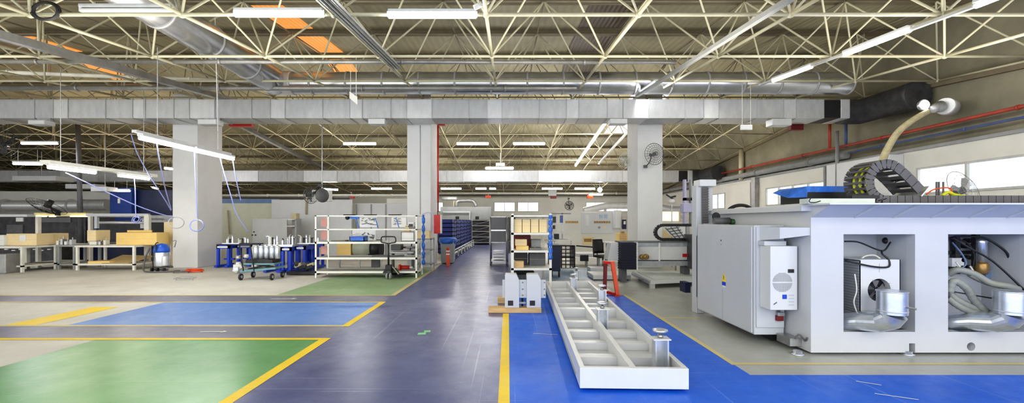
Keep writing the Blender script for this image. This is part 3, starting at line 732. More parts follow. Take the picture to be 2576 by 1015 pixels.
# tall column
YC = 7.9
t = thing('machine_column', 'tall white machine column with a dark cable chain down its front', 'machine column', (X(1765,YC),YC,0))
x0, x1 = X(1752,YC), X(1797,YC)
MB().box(x0, X(1770,YC), YC, YC+.2, .003, Z(466,YC)).build('post','cabinet',t,bevel=.01)
MB().box(X(1772,YC), x1, YC+.05, YC+.18, Z(563,YC), Z(466,YC)).build('post','white',t,bevel=.01)
MB().box(x0+.03, x1, YC-.08, YC+.2, Z(470,YC), Z(453,YC)).build('cap','white2',t,bevel=.01)
ch = MB().box(X(1766,YC)-.01, X(1779,YC), YC-.04, YC-.005, Z(563,YC), Z(472,YC))
for i in range(14):
    z_ = Z(563,YC)+.02+i*.045; ch.box(X(1766,YC)-.015, X(1779,YC)+.005, YC-.05, YC-.04, z_, z_+.03)
ch.build('cable_chain','chaingrey',t)
MB().box(x0, X(1752,YC), YC-.02, YC, .3, 1.4).build('edge_strip','grey',t)
# ---- grey electrical cabinet
CX0, CX1, CY0, CY1, CZ0, CZ1 = 3.30, 3.70, 5.92, 7.66, .13, 1.60
t = thing('electrical_cabinet', 'large pale grey electrical cabinet beside the white machine', 'cabinet', (CX0,CY0,0))
MB().box(CX0, CX1, CY0, CY1, CZ0, CZ1).build('body','cabinet',t,bevel=.008)
dr = MB().box(CX0-.022, CX0-.002, CY0+.03, CY1-.02, CZ0+.02, CZ1-.02).build('door','cabinet',t,bevel=.006)
MB().box(CX0-.024, CX0-.022, 6.75, 6.755, CZ0+.03, .62).build('seam_line','grey',dr)
for z_ in (1.36, 1.30): MB().lathe((CX0-.03,6.79,z_),[(.012,0),(.012,.012)],12,'X').build('lock','darkgrey' if z_>1.33 else 'tan',dr,smooth=True)
sy = yl(1825, CX0)
ws = MB().prism([(sy-.07,Z(712,sy)+.02),(sy+.07,Z(712,sy)+.02),(sy,Z(712,sy)+.15)],'X',CX0-.027,CX0-.023).build('warning_label','yel' if False else mat('warning yellow',(.85,.65,.03),.5),dr)
MB().prism([(sy-.012,Z(712,sy)+.045),(sy+.02,Z(712,sy)+.075),(sy,Z(712,sy)+.08),(sy+.012,Z(712,sy)+.12),(sy-.02,Z(712,sy)+.085),(sy+.0,Z(712,sy)+.08)],'X',CX0-.029,CX0-.027).build('lightning_mark','black',ws)
MB().prism([(sy-.055,Z(712,sy)-.04),(sy+.055,Z(712,sy)-.04),(sy+.055,Z(712,sy)+.012),(sy-.055,Z(712,sy)+.012)],'X',CX0-.027,CX0-.023).build('notice_label','blue',dr)
MB().prism([(sy-.04,Z(712,sy)-.065),(sy+.03,Z(712,sy)-.065),(sy+.03,Z(712,sy)-.045),(sy-.04,Z(712,sy)-.045)],'X',CX0-.027,CX0-.023).build('notice_label','paper',dr)
MB().box(CX0+.02, CX1-.01, CY0-.022, CY0-.002, CZ0+.1, CZ1-.02).build('front_door','cabinet',t,bevel=.006)
MB().box(CX0+.3, CX1+.12, CY0+.1, CY1-.3, .03, CZ0).build('plinth','black',t)
MB().box(CX1, XL+.02, CY0+.25, CY1, CZ0+.05, CZ1-.03).build('connecting_duct','cabinet',t)
# hood
hz0, hz1 = 1.40, 1.585
MB().add([(CX0+.06,CY0-.02,hz0+.0),(CX0+.06,CY0-.02,hz1),(XL+.0,CY0-.02,hz1),(XL+.0,CY0-.02,hz0+.06),
          (CX0+.14,CY0-.33,hz0+.03),(CX0+.14,CY0-.33,hz1-.01),(XL,YF+.02,hz1-.01),(XL,YF+.02,hz0+.08)],
         [(0,1,5,4),(4,5,6,7),(1,2,6,5),(0,4,7,3),(2,3,7,6),(0,3,2,1)]).build('hood','cabinet',t)
MB().box(X(1992,5.9),X(1998,5.9),CY0-.05,CY0+.02,CZ1,CZ1+.07).build('latch','black',t)
MB().box(X(1957,5.9)-.04,X(1957,5.9)+.05,CY0-.07,CY0-.022,.33,.40).build('plug_socket','darkred',t,bevel=.006)
MB().cbox((X(1960,5.9),CY0-.05,.42),.09,.05,.05).build('socket_cover','steel',t,bevel=.005)
MB().tube((X(1955,5.9),CY0-.05,.44),(X(1955,5.9),CY0-.05,.52),.02,8).build('cable','darkgrey',t,smooth=True)
# ---- cooling unit
ux0, ux1, uy0, uz0, uz1 = X(1938,5.66), X(2006,5.66), 5.66, Z(781,5.66), Z(620,5.66)
t = thing('cooling_unit', 'white wall cooling unit with round grille hung on the grey cabinet', 'cooling unit', (ux0,uy0,uz0))
MB().box(ux0, ux1, uy0, CY0-.024, uz0, uz1).build('housing','white2',t,bevel=.006)
gx, gz, gr = X(1968,uy0), Z(711,uy0), .125
g = MB()
for i in range(-8,9):
    u = i*.0145; hh = math.sqrt(max(0,gr*gr-u*u))
    for s0, s1 in ((-hh,-.004),(.004,hh)):
        if abs(u) > .003: g.box(gx+s0, gx+s1, uy0-.006, uy0-.001, gz+u-.005, gz+u+.005)
g.build('round_grille', mat('grille grey',(.40,.40,.41),.5), t)
MB().box(X(1982,uy0),X(1997,uy0),uy0-.006,uy0,Z(687,uy0),Z(678,uy0)).build('display','black',t)
MB().box(X(1968,uy0),X(1979,uy0),uy0-.004,uy0,Z(753,uy0),Z(742,uy0)).build('badge','blue',t)
MB().cbox((X(1950,uy0),uy0-.004,Z(764,uy0)),.05,.006,.01,Matrix.Rotation(-.6,3,'Y')).build('screwdriver_mark','darkgrey',t)
for i in range(4): MB().box(X(1984,uy0),X(1997,uy0),uy0-.003,uy0,Z(770-i*8,uy0),Z(766-i*8,uy0)).build('text_label','cabinet',t)
MB().box(ux0-.02,ux1-.08,uy0+.1,CY0-.03,uz1+.002,uz1+.06).build('mounting_rail','cabinet',t)
# ---- condenser box in the first bay
bx0,bx1,by0,bz0,bz1 = X(2165,5.52),X(2265,5.52),5.52,Z(792,5.52),Z(654,5.52)
t = thing('condenser_unit', 'white condenser box with a black fan opening inside the first bay', 'condenser', (bx0,by0,.29))
mb = MB(); fx, fz, fr_ = X(2212,by0), Z(731,by0), .145
n = 28; ring=[]; sq=[]
for k in range(n):
    a = 2*PI*k/n; c_, s_ = math.cos(a), math.sin(a)
    ring.append((fx+fr_*c_, fz+fr_*s_))
    tt = min(((bx1-fx)/c_ if c_>1e-6 else 1e9),((bx0-fx)/c_ if c_<-1e-6 else 1e9),((bz1-fz)/s_ if s_>1e-6 else 1e9),((bz0-fz)/s_ if s_<-1e-6 else 1e9))
    sq.append((fx+c_*tt, fz+s_*tt))
sqc = sorted(set(sq), key=lambda q: math.atan2(q[1]-fz,q[0]-fx))
mb.add([(a,by0,b) for a,b in ring]+[(a,by0,b) for a,b in sq]+[(a,by0+.08,b) for a,b in ring], [(k,(k+1)%n,n+(k+1)%n,n+k) for k in range(n)]+[(k,(k+1)%n,2*n+(k+1)%n,2*n+k) for k in range(n)])
for cx_, cz_ in ((bx0,bz0),(bx0,bz1),(bx1,bz0),(bx1,bz1)):
    near = sorted(sq, key=lambda q:(q[0]-cx_)**2+(q[1]-cz_)**2)[:2]
    mb.add([(cx_,by0,cz_),(near[0][0],by0,near[0][1]),(near[1][0],by0,near[1][1])],[(0,1,2)])
mb.box(bx0,bx1,by0+.02,bkz-.02,bz1-.01,bz1); mb.box(bx0,bx1,by0+.0,bkz-.02,bz0,bz0+.012); mb.box(bx1-.01,bx1,by0+.0,bkz-.02,bz0,bz1)
mb.build('casing','white2',t)
MB().lathe((fx,by0+.09,fz),[(.01,0),(fr_+.01,0),(fr_+.01,.06),(.01,.06)],24,'Y').build('fan_well','black',t)
fb = MB()
for k in range(5):
    a = 2*PI*k/5+.3
    fb.add([(fx+.02*math.cos(a),by0+.05,fz+.02*math.sin(a)),(fx+.12*math.cos(a-.25),by0+.04,fz+.12*math.sin(a-.25)),(fx+.13*math.cos(a+.35),by0+.07,fz+.13*math.sin(a+.35))],[(0,1,2)])
fb.build('fan_blades','darkgrey',t)
gm = MB()
for k in range(4):
    a = 2*PI*k/4+.6; gm.tube((fx+.03*math.cos(a),by0-.012,fz+.03*math.sin(a)),(fx+(fr_+.015)*math.cos(a),by0-.004,fz+(fr_+.015)*math.sin(a)),.0022,4)
for r_ in (.04,): gm.path([(fx+r_*math.cos(2*PI*k/24),by0-.012,fz+r_*math.sin(2*PI*k/24)) for k in range(24)],.002,4,closed=True)
gm.build('fan_guard','steel',t)
sg = MB().box(bx0-.006,bx0,by0+.02,bkz-.03,bz0+.02,bz1-.02).build('side_coil', stripes_mat('finned coil',(.40,.41,.42),(.62,.63,.64),'Z',9,.5,.0,.3), t)
MB().box(bx1-.08,bx1-.02,by0+.3,bkz-.02,.20,bz0).build('stand','dark',t); MB().box(bx0+.02,bx0+.06,by0+.42,bkz-.02,.20,bz0).build('stand','dark',t)
# vertical mark, printed lines
MB().box(X(2212,by0)-.002,X(2212,by0)+.002,by0-.003,by0,Z(686,by0),Z(664,by0)).build('panel_mark','grey',t)
# cables in the first bay
def cable(pts, r, m, lb, nm='cable', cat='cable', n=7, k=7):
    t_ = thing(nm, lb, cat, pts[0]); MB().path(smoothpts(pts,k), r, n).build('sheath', m, t_, smooth=True); return t_
cable([P(2125,608,5.6),P(2160,610,5.62),P(2205,628,5.65),P(2225,630,5.62),P(2240,610,5.8)], .010,'black','black cable sagging across the top of the first bay')
cable([P(2125,656,5.56),P(2150,662,5.50),P(2200,672,5.49),P(2235,672,5.50),P(2236,655,5.52),P(2220,640,5.56),P(2218,632,5.6)], .011,'black','black cable looping in front of the white condenser box')
cable([P(2168,650,5.7),P(2180,644,5.72),P(2200,643,5.72),P(2215,652,5.7)], .010,'rackwhite','pale hose on top of the white condenser box', 'hose','hose')
cable([P(2150,690,5.5),P(2155,730,5.48),P(2148,760,5.48),P(2155,785,5.5)], .008,'rackwhite','thin pale cable hanging down beside the finned coil')
t = thing('cable_gland','black round cable gland at the top of the first bay','cable gland',P(2229,608,5.9)); MB().ball(P(2229,606,5.88),.045,12,8).build('body','black',t,smooth=True)
# silver elbows
def elbow(px, pxl, lb, yv=5.22, pyt=732):
    cx = X(px,yv); r = .147; ztop = Z(pyt,yv); zm = Z(790,yv)
    t_ = thing('sheet_metal_elbow', lb, 'duct elbow', (cx,yv,0.29))
    MB().tube((cx,yv,zm),(cx,yv,ztop),r,28,cap=False).build('upright_tube','silver',t_,smooth=True)
    MB().tube((cx,yv,ztop-.012),(cx,yv,ztop),r*1.05,28).build('top_rim','silver',t_,smooth=True)
    MB().tube((cx,yv,zm+.03),(cx,yv,zm+.045),r*1.03,28).build('seam_ring','galv2',t_,smooth=True)
    pts = [(cx,yv,zm),(cx-.01,yv+.02,zm-.06),(cx-.07,yv+.11,zm-.12),(cx-.18,yv+.27,zm-.145),(cx-.31,yv+.44,zm-.20)]
    # gored bend: faceted on purpose
    m_ = MB(); m_.path(pts, r, 24, rf=lambda q: r*(1-.28*q)); m_.build('gored_bend','silver',t_)
    MB().tube((cx-.29,yv+.42,zm-.21),(X(pxl,5.75)-.12,5.82,zm-.26),r*.54,20).build('side_tube','galv2',t_,smooth=True)
    MB().tube((cx+.06,yv-r-.01,ztop-.17),(cx+.10,yv-r-.06,ztop-.18),.012,8).build('clamp_screw','steel',t_)
    MB().tube((cx+.02,yv-r*.98,ztop-.165),(cx+.13,yv-r*.86,ztop-.19),.008,8).build('clamp_lever','steel',t_)
    return t_
elbow(2244, 2125, 'shiny sheet metal elbow duct in front of the first bay')
elbow(2541, 2390, 'shiny sheet metal elbow duct in front of the second bay')
# second bay
y = 5.6
pts=[P(2388,690,y),P(2392,740,y-.05),P(2440,772,y-.1),P(2500,795,y-.12)]
hp = [[P(2386,690,5.62),P(2410,680,5.55),P(2450,690,5.5),P(2490,712,5.46),P(2530,720,5.42),P(2560,728,5.5)],
      [P(2386,705,5.58),P(2392,740,5.55),P(2420,762,5.5),P(2470,782,5.45),P(2512,796,5.42)],
      [P(2388,715,5.52),P(2405,690,5.48),P(2425,700,5.46),P(2412,735,5.45),P(2405,755,5.46),P(2420,745,5.47),P(2412,700,5.5)],
      [P(2384,750,5.56),P(2420,775,5.5),P(2470,792,5.45),P(2500,797,5.42)],
      [P(2440,690,5.52),P(2470,705,5.5),P(2500,715,5.48),P(2540,722,5.5)],
      [P(2389,735,5.49),P(2400,708,5.46),P(2430,725,5.44),P(2450,755,5.44),P(2480,785,5.42)]]
t = thing('ribbed_hose','thick grey ribbed hose coiled in the second bay','hose',(X(2430,5.5),5.5,.3))
for i, h in enumerate(hp):
    if i == 2: continue
    MB().path(smoothpts(h,12),.04,12,rf=lambda q:.040+.003*(int(q*120)%2)).build('hose_loop','hose',t,smooth=True)
t = thing('pneumatic_filter','clear cylinder filter with brown sump in the second bay','filter',P(2465,680,5.85))
c = P(2468,665,5.85)
MB().lathe((c.x,c.y,0),[(.06,Z(690,5.85)),(.075,Z(685,5.85)),(.075,Z(665,5.85)),(.06,Z(660,5.85))],18).build('sump','brass',t,smooth=True)
MB().lathe((c.x,c.y,0),[(.062,Z(660,5.85)),(.062,Z(612,5.85)),(.07,Z(607,5.85)),(.05,Z(600,5.85))],18).build('cylinder','silver',t,smooth=True)
MB().cbox((c.x-.05,c.y+.02,Z(630,5.85)),.06,.06,.42).build('bracket','dark',t)
t = thing('valve_block','cluster of black valves and fittings at the back of the second bay','valve block',P(2430,640,5.95))
random.seed(3); vb = MB()
for i in range(26):
    px, py = 2392+random.random()*150, 600+random.random()*85
    if 2450 < px < 2486: continue
    p = P(px,py,5.95); s_ = .02+random.random()*.035
    (vb.cbox((p.x,5.94,p.z),s_*1.6,.08,s_) if i%2 else vb.lathe((p.x,5.90,p.z),[(s_*.6,0),(s_*.6,.09)],10,'Y'))
vb.box(X(2390,5.95),X(2545,5.95),5.97,6.0,Z(640,5.95),Z(632,5.95)); vb.box(X(2500,5.95),X(2520,5.95),5.93,6.0,Z(690,5.95),Z(600,5.95)); vb.box(X(2400,5.95),X(2412,5.95),5.93,6.0,Z(690,5.95),Z(600,5.95))
vb.build('fittings','black',t)
MB().box(X(2395,5.9),X(2425,5.9),5.9,5.97,Z(672,5.9),Z(650,5.9)).build('terminal','white2',t); MB().box(X(2480,5.9),X(2515,5.9),5.9,5.97,Z(705,5.9),Z(680,5.9)).build('terminal','bluebar',t)
for i,(pts,r_,m_,lb) in enumerate((([P(2395,598,5.7),P(2440,625,5.65),P(2500,660,5.6),P(2576,730,5.5)],.012,'black','long black cable slanting across the second bay'),
  ([P(2400,596,5.8),P(2470,598,5.75),P(2520,625,5.7),P(2538,650,5.7),P(2536,680,5.75)],.014,'black','black hose arching down at the right of the second bay'),
  ([P(2395,610,5.85),P(2420,640,5.8),P(2430,665,5.8),P(2410,680,5.8)],.010,'bluebar','thin blue air tube at the left of the second bay'),
  ([P(2405,660,5.8),P(2430,690,5.78),P(2450,688,5.78),P(2440,670,5.8)],.010,'rackwhite','thin pale tube curling in the second bay'),
  ([P(2400,735,5.5),P(2440,742,5.45),P(2500,752,5.4)],.008,'black','thin black cable over the grey coiled hose'),
  ([P(2390,600,5.86),P(2430,610,5.84),P(2450,640,5.84),P(2448,670,5.86)],.011,'black','short black hose beside the clear filter cylinder'))):
    cable(pts,r_,m_,lb)
# ---- cable chain loop on the deck
def chain(path, wid, th, ycen, lb, mlink='chaingrey', name='cable_chain', inner=None, plane='XZ', loc=None, rz=0):
    """path: list of (x,z); one link mesh per step"""
    t_ = thing(name, lb, 'cable chain', loc or (path[0][0],ycen,path[0][1]))
    L = .0
    for i in range(len(path)-1):
        (ax,az),(bx_,bz_) = path[i], path[i+1]; dx, dz = bx_-ax, bz_-az; ln = math.hypot(dx,dz)
        ux, uz = dx/ln, dz/ln; nx, nz = -uz, ux; g = ln*.04
        m_ = MB()
        for ys in (-wid/2, wid/2-.022):
            q = [(ax+ux*g-nx*th/2,az+uz*g-nz*th/2),(bx_-ux*g-nx*th/2,bz_-uz*g-nz*th/2),(bx_-ux*g+nx*th/2,bz_-uz*g+nz*th/2),(ax+ux*g+nx*th/2,az+uz*g+nz*th/2)]
            m_.prism(q,'Y',ycen+ys,ycen+ys+.022)
        for s_ in (-1,1):
            cx_, cz_ = (ax+bx_)/2+nx*s_*(th/2-.006),(az+bz_)/2+nz*s_*(th/2-.006); h_ = ln*.22
            q = [(cx_-ux*h_-nx*.005,cz_-uz*h_-nz*.005),(cx_+ux*h_-nx*.005,cz_+uz*h_-nz*.005),(cx_+ux*h_+nx*.005,cz_+uz*h_+nz*.005),(cx_-ux*h_+nx*.005,cz_-uz*h_+nz*.005)]
            m_.prism(q,'Y',ycen-wid/2+.02,ycen+wid/2-.02)
        m_.build('chain_link', mlink, t_)
    return t_
yc = 5.72; ysz = .36; d_ = yc-ysz/2
zc0 = zd+.075
path = [(X(2576,d_)+.6,zc0)]
xk = path[0][0]
while xk > X(2225,d_): xk -= .095; path.append((xk,zc0))
cxl, czl, rl_ = X(2232,d_), Z(460,d_)+.01, None
r_out = (czl-zc0)
n_ = 13
for i in range(1,n_+1):
    a = -PI/2 - (PI*1.17)*i/n_; path.append((cxl+.97*r_out*math.cos(a), czl+r_out*math.sin(a)))
lx, lz = path[-1]
tx, tz = X(2318,d_), Z(478,d_)
for i in range(1,5): path.append((lx+(tx-lx)*i/4, lz+(tz-lz)*i/4 + .012*math.sin(i)))
chain(path, ysz, .115, yc, 'large dark grey cable chain looping on top of the white machine')
t = thing('chain_end_bracket','bright steel end bracket of the large looping cable chain','bracket',P(2318,478,d_))
MB().cbox((tx+.03,yc,tz-.02),.015,ysz+.05,.16,Matrix.Rotation(.7,3,'Y')).build('plate','silver',t); MB().box(tx-.04,tx+.05,yc-.1,yc+.1,zd+.01,zd+.09).build('foot','steel',t)
t = thing('cable_bundle','bundle of lime yellow cables inside the large chain loop','cable bundle',(cxl,yc,czl))
for k in range(5):
    yy = yc-.12+.05*k
    MB().path([(cxl+r_out*.95*math.cos(-PI/2-PI*1.1*i/16), yy, czl+r_out*.97*math.sin(-PI/2-PI*1.1*i/16)) for i in range(17)],.014,7).build('cable_strand',['yellow','black','yellow','darkgrey','yellow'][k],t,smooth=True)
# blue tray box
yb_ = 6.1
t = thing('blue_tray_box','black box with bright blue film cover lying on the machine deck','tray box',(X(2075,yb_),yb_,zd))
x0,x1 = X(2030,yb_),X(2141,yb_)
MB().box(x0,x1,yb_,yb_+.6,zd+.06,Z(476,yb_)).build('box','black',t,bevel=.008)
MB().add([(x0-.0,yb_-.01,Z(484,yb_)),(x1,yb_-.01,Z(484,yb_)),(x1,yb_-.01,Z(469,yb_)),(x0,yb_-.01,Z(469,yb_)),(x0,yb_+.6,Z(469,yb_)),(x1,yb_+.6,Z(469,yb_)),
          (x0-.14,yb_+.2,Z(500,yb_)+.02),(x0-.15,yb_+.55,Z(480,yb_)),(x0-.01,yb_-.01,Z(497,yb_))],[(0,1,2,3),(3,2,5,4),(0,3,8),(3,4,7),(3,7,6,8)]).build('cover_film','bluefilm',t)
MB().box(x0,x1-.05,yb_+.02,yb_+.5,zd+.02,zd+.06).build('foot','rackwhite',t)
# greenish plate + small parts on the deck
t = thing('deck_plate','pale greenish plate on the machine deck below the blue tray box','plate',(X(2075,5.5),5.5,zd+.018))
MB().box(X(2020,5.45),X(2185,5.45),5.35,5.52,zd+.02,zd+.085).build('plate',mat('pale greenish paint',(.62,.68,.62),.5),t,bevel=.005)
MB().path(smoothpts([P(2040,498,5.3),P(2036,508,5.28),P(2050,510,5.28),P(2064,506,5.28)],6),.006,6).build('loose_wire','black',t,smooth=True)
MB().box(X(2150,5.4),X(2220,5.4),5.44,5.52,zd+.09,zd+.13).build('rail','black',t)
# pedestal fan behind
t = thing('pedestal_fan','tilted round wire fan standing behind the machine in front of the window','fan',P(2425,500,7.2))
c = P(2424,478,7.2); tilt = Matrix.Rotation(.25,3,'Z') @ Matrix.Rotation(-.35,3,'X')
def fan_cage(mb_, c, R, tilt, rings=5, spokes=20, r=.004):
    for q in range(1,rings+1):
        rr = R*q/rings; pts = []
        for k in range(28):
            a = 2*PI*k/28; dy = -.10*R/.3*(1-(rr/R)**2); pts.append(Vector(c)+tilt@Vector((rr*math.cos(a),dy,rr*math.sin(a))))
        mb_.path(pts, r*(1.8 if q==rings else 1), 4, closed=True)
    for k in range(spokes):
        a = 2*PI*k/spokes; pts=[]
        for q in range(5):
            rr = R*(q+.3)/4.3; dy = -.10*R/.3*(1-(rr/R)**2); pts.append(Vector(c)+tilt@Vector((rr*math.cos(a),dy,rr*math.sin(a))))
        mb_.path(pts, r*.8, 4)
    return mb_
def fan_blades(mb_, c, R, tilt, n=3, off=.0, w=.35):
    for k in range(n):
        a = 2*PI*k/n+off; vs=[]
        for (rr,aa,dy) in ((.12,-.3,.0),(.75,-w*.6,-.02),(.85,0,0),(.8,w*.5,.03),(.12,.5,.03)):
            vs.append(Vector(c)+tilt@Vector((R*rr*math.cos(a+aa),dy,R*rr*math.sin(a+aa))))
        mb_.add(vs,[(0,1,2,3,4)])
    return mb_
fan_cage(MB(), c, .33, tilt, 4, 16, .0028).build('cage','steel',t)
fan_blades(MB(), c, .33, tilt, 3, .9, .3).build('blades','grey',t)
MB().tube(c, c+tilt@Vector((0,.18,0)), .06, 14).build('motor','darkgrey',t,smooth=True)
MB().tube(c+tilt@Vector((0,.1,0)), (c.x-.05,c.y+.15,zd+.02), .025, 10).build('pole','steel',t,smooth=True)
t = thing('folded_vest','crumpled lime yellow vest lying on the machine deck','vest',(X(2450,6.0),6.0,zd+.02))
random.seed(11); m_ = MB(); n_=9
for iy in range(4):
    pass
cl = []
for a in range(n_):
    for b in range(5):
        cl.append((X(2425,6.0)+.035*a*1.05, 5.95+.07*b, zd+.05+.06*math.sin(a*.39)*math.sin(.4+b*.65)+random.random()*.018))
MB().add(cl,[(a*5+b,(a+1)*5+b,(a+1)*5+b+1,a*5+b+1) for a in range(n_-1) for b in range(4)]).build('cloth','yellow',t,smooth=True)
MB().path(smoothpts([P(2370,493,5.97),P(2385,484,5.97),P(2400,490,5.97),P(2425,494,6)],5),.02,6).build('strap','yellow',t,smooth=True)
cable([P(2330,490,6.0),P(2350,477,6.0),P(2385,473,6.0),P(2395,485,6.0),P(2385,494,6.0)],.009,'orange','thin orange cable arching behind the cable chain')
cable([P(2262,490,6.1),P(2246,478,6.1),P(2248,462,6.1),P(2262,455,6.1)],.009,'black','thin black cable seen through the chain loop')
for px in (2356,2362,2373):
    cable([P(px,492,6.3),P(px,458,6.3)],.012,'darkgrey','upright cable stub behind the chain, ' + {2356:'nearest the chain bracket',2362:'middle of the three',2373:'farthest from the chain bracket'}[px])
# items on top between cabinet and rear body
cable([P(1826,556,7.8),P(1830,532,7.8),P(1850,519,7.8),P(1875,518,7.8),P(1897,530,7.8)],.03,'black','thick black hose arching over the grey cabinet','hose','hose',10)
t = thing('drive_motor','black motor with a green end on top of the grey cabinet','motor',P(1820,560,7.3))
MB().tube(P(1795,556,7.3),P(1835,556,7.3),.055,14).build('barrel','darkgrey',t,smooth=True)
MB().tube(P(1837,558,7.3),P(1862,560,7.3),.05,14,.03).build('end_bell','greenpaint',t,smooth=True)
MB().lathe(P(1803,545,7.3),[(.06,0),(.07,.02),(.02,.04)],14,'Y').build('fan_cover','black',t,smooth=True)
# ================================================================= long white steel frame on the floor
t = thing('steel_base_frame','long white welded steel frame lying on the blue floor','steel frame',(1.22,4.27,.03), rz=-.031)
W_, L_, H_ = 1.045, 6.25, .20; z0 = 0.0
MB().box(-W_/2, W_/2, 0, .05, z0, z0+H_).build('end_plate','white2',t,local=True,bevel=.003)
MB().box(-W_/2, W_/2, L_-.05, L_, z0, z0+H_).build('end_plate','white2',t,local=True,bevel=.003)
MB().box(-W_/2, -W_/2+.05, .05, L_-.05, z0, z0+H_).build('side_rail','white2',t,local=True,bevel=.003)
MB().box(W_/2-.05, W_/2, .05, L_-.05, z0, z0+H_).build('side_rail','white2',t,local=True,bevel=.003)
MB().box(-.03, .03, .05, L_-.05, z0, z0+H_).build('centre_rail','white2',t,local=True,bevel=.003)
MB().box(-W_/2+.04, W_/2-.04, .05, L_-.05, z0+.005, z0+.03).build('floor_plate','white',t,local=True)
for i, yy in enumerate((.62,1.18,1.75,2.33,3.05,3.75,4.35,4.95,5.5)):
    hh = .17 if i == 4 else .115
    for a, b in ((-W_/2+.05,-.03),(.03,W_/2-.05)): MB().box(a, b, yy, yy+.14, z0+.03, z0+hh).build('cross_rib','white',t,local=True,bevel=.003)
for sx in (-1,1):
    MB().box(-W_/2-.012 if sx<0 else W_/2, -W_/2 if sx<0 else W_/2+.012, .3, L_-.3, z0+.03, z0+.05).build('side_strip','grey',t,local=True)
for xx, yy in ((-.4,.3),(.4,.3),(-.4,3.1),(.4,3.1),(-.4,5.9),(.4,5.9)): MB().box(xx-.06,xx+.06,yy-.06,yy+.06,z0-.03,z0).build('foot','dark',t,local=True)
def post(xw, yw, lb, zb=.065, top=.40):
    p_ = thing('levelling_post', lb, 'levelling post', (xw,yw,zb), group='levelling posts on the white frame')
    h = top-.06
    MB().box(-.095,.095,-.075,.075,0,.014).build('base_plate','white2',p_,local=True,bevel=.003)
    m_ = MB(); m_.box(-.07,-.055,-.06,.06,.014,h-.014); m_.box(.055,.07,-.06,.06,.014,h-.014); m_.box(-.055,.055,.03,.045,.014,h-.014)
    m_.build('channel_post','silver',p_,local=True)
    MB().box(-.09,.09,-.075,.075,h-.014,h).build('top_plate','white2',p_,local=True,bevel=.003)
    MB().lathe((0,0,h),[(.028,0),(.028,.03),(.018,.03),(.018,.055)],14).build('screw','steel',p_,local=True,smooth=True)
    MB().lathe((0,0,h+.055),[(.03,0),(.075,.008),(.078,.03),(.03,.036)],18).build('knob','silver',p_,local=True,smooth=True)
    return p_
for px, yy, lb in ((1661,4.62,'nearest silver levelling post, at the front corner of the white frame'),(1515,6.35,'levelling post on the centre rail, halfway along the white frame'),(1514,8.05,'levelling post at the right rail, farther than the halfway one'),(1443,9.75,'levelling post at the far end plate of the white frame')):
    post(X(px,yy),yy,lb, top=.43 if yy < 5 else .40)
post(X(1450,12.6),12.6,'small levelling post standing on the pale blue floor behind the frame',zb=.003,top=.3)
# ================================================================= pair of white boxes on timber
def wbox(px0, px1, lb, yy=7.95):
    x0, x1 = X(px0,yy), X(px1,yy); w_ = x1-x0
    b_ = thing('hinge_box', lb, 'machine part', ((x0+x1)/2,yy,.095), group='two white machine parts on timber')
    H = Z(691,yy)-.095; dpt = .26
    m_ = MB().add([(-w_/2,0,0),(w_/2,0,0),(w_/2,0,H-.11),(w_/2-.05,0,H),(-w_/2+.015,0,H),(-w_/2,0,H-.02)]+[(-w_/2,dpt,0),(w_/2,dpt,0),(w_/2,dpt,H-.11),(w_/2-.05,dpt,H),(-w_/2+.015,dpt,H),(-w_/2,dpt,H-.02)],
        [(0,1,2,3,4,5),(11,10,9,8,7,6)]+[(i,(i+1)%6,6+(i+1)%6,6+i) for i in range(6)])
    m_.build('body','white',b_,local=True,bevel=.006)
    MB().box(-w_/2+.055,-w_/2+.15,-.004,0,.04,.13).build('square_hole','black',b_,local=True)
    MB().box(w_/2,w_/2+.09,.05,.07,.17,.50).build('side_plate','cabinet',b_,local=True,bevel=.003)
    MB().box(-w_/2-.045,-w_/2,.05,.07,.17,.50).build('side_plate','cabinet',b_,local=True,bevel=.003)
    for z_ in (.22,.33,.45): MB().lathe((w_/2+.065,.048,z_),[(.012,-.015),(.012,0)],8,'Y').build('screw','darkgrey',b_,local=True)
    return b_
wbox(1270,1306,'upright white machine part with a square hole, the one over the yellow stripe end')
wbox(1325,1361,'upright white machine part with a square hole, the one next to the white frame')
t = thing('hinge_pin','dark hinge hardware between the two white machine parts','hinge',(X(1316,8.02),8.02,.095))
MB().tube((X(1314,8.1),8.1,.10),(X(1314,8.1),8.1,.46),.018,10).build('pin','black',t,smooth=True)
for z_ in (.16,.28,.40): MB().cbox((X(1314,8.1),8.1,z_),.13,.05,.035).build('knuckle','steel',t,bevel=.004)
t = thing('timber_block','long raw timber block under the two white machine parts','timber',(X(1295,8.05),8.05,0)); MB().box(X(1229,7.95),X(1362,7.95),7.93,8.17,.004,.092).build('block','timber',t,bevel=.005)
t = thing('timber_block','short timber block on the aisle beside the first white machine part','timber',(X(1261,8.9),8.9,0)); MB().box(X(1252,8.9),X(1275,8.9),8.85,9.05,.004,.12).build('block','timber',t,bevel=.005)
# ================================================================= shelf rack right of the aisle
RY0, RY1 = 10.45, 12.6; rx0, rx1 = X(1286,RY0)+.0, X(1388,RY0)
t = thing('shelf_rack','tall cream steel shelf rack with yellow cartons right of the aisle','shelf rack',((rx0+rx1)/2,RY0,0))
for x_ in (rx0, rx1-.06):
    for y_ in (RY0, RY1-.06): MB().box(x_,x_+.06,y_,y_+.06,0,1.84).build('post','rackwhite',t)
SZ = [.02+.0]
levels = {1.80:.04, 1.385:.05, .965:.05, .545:.05}
for z_, th in levels.items():
    MB().box(rx0,rx1,RY0,RY1,z_-th,z_).build('shelf','rackwhite',t)
MB().box(rx0+.02,rx0+.03,RY0+.1,RY1-.1,1.42,1.76).build('side_sheet','rackwhite',t)
bf = MB().path([(rx1-.03,RY0+.03,.75+i*.05) for i in range(22)],.05,10,rf=lambda q:.048+.012*math.sin(q*40)).build('film_wrap','bluefilm',t,smooth=True)
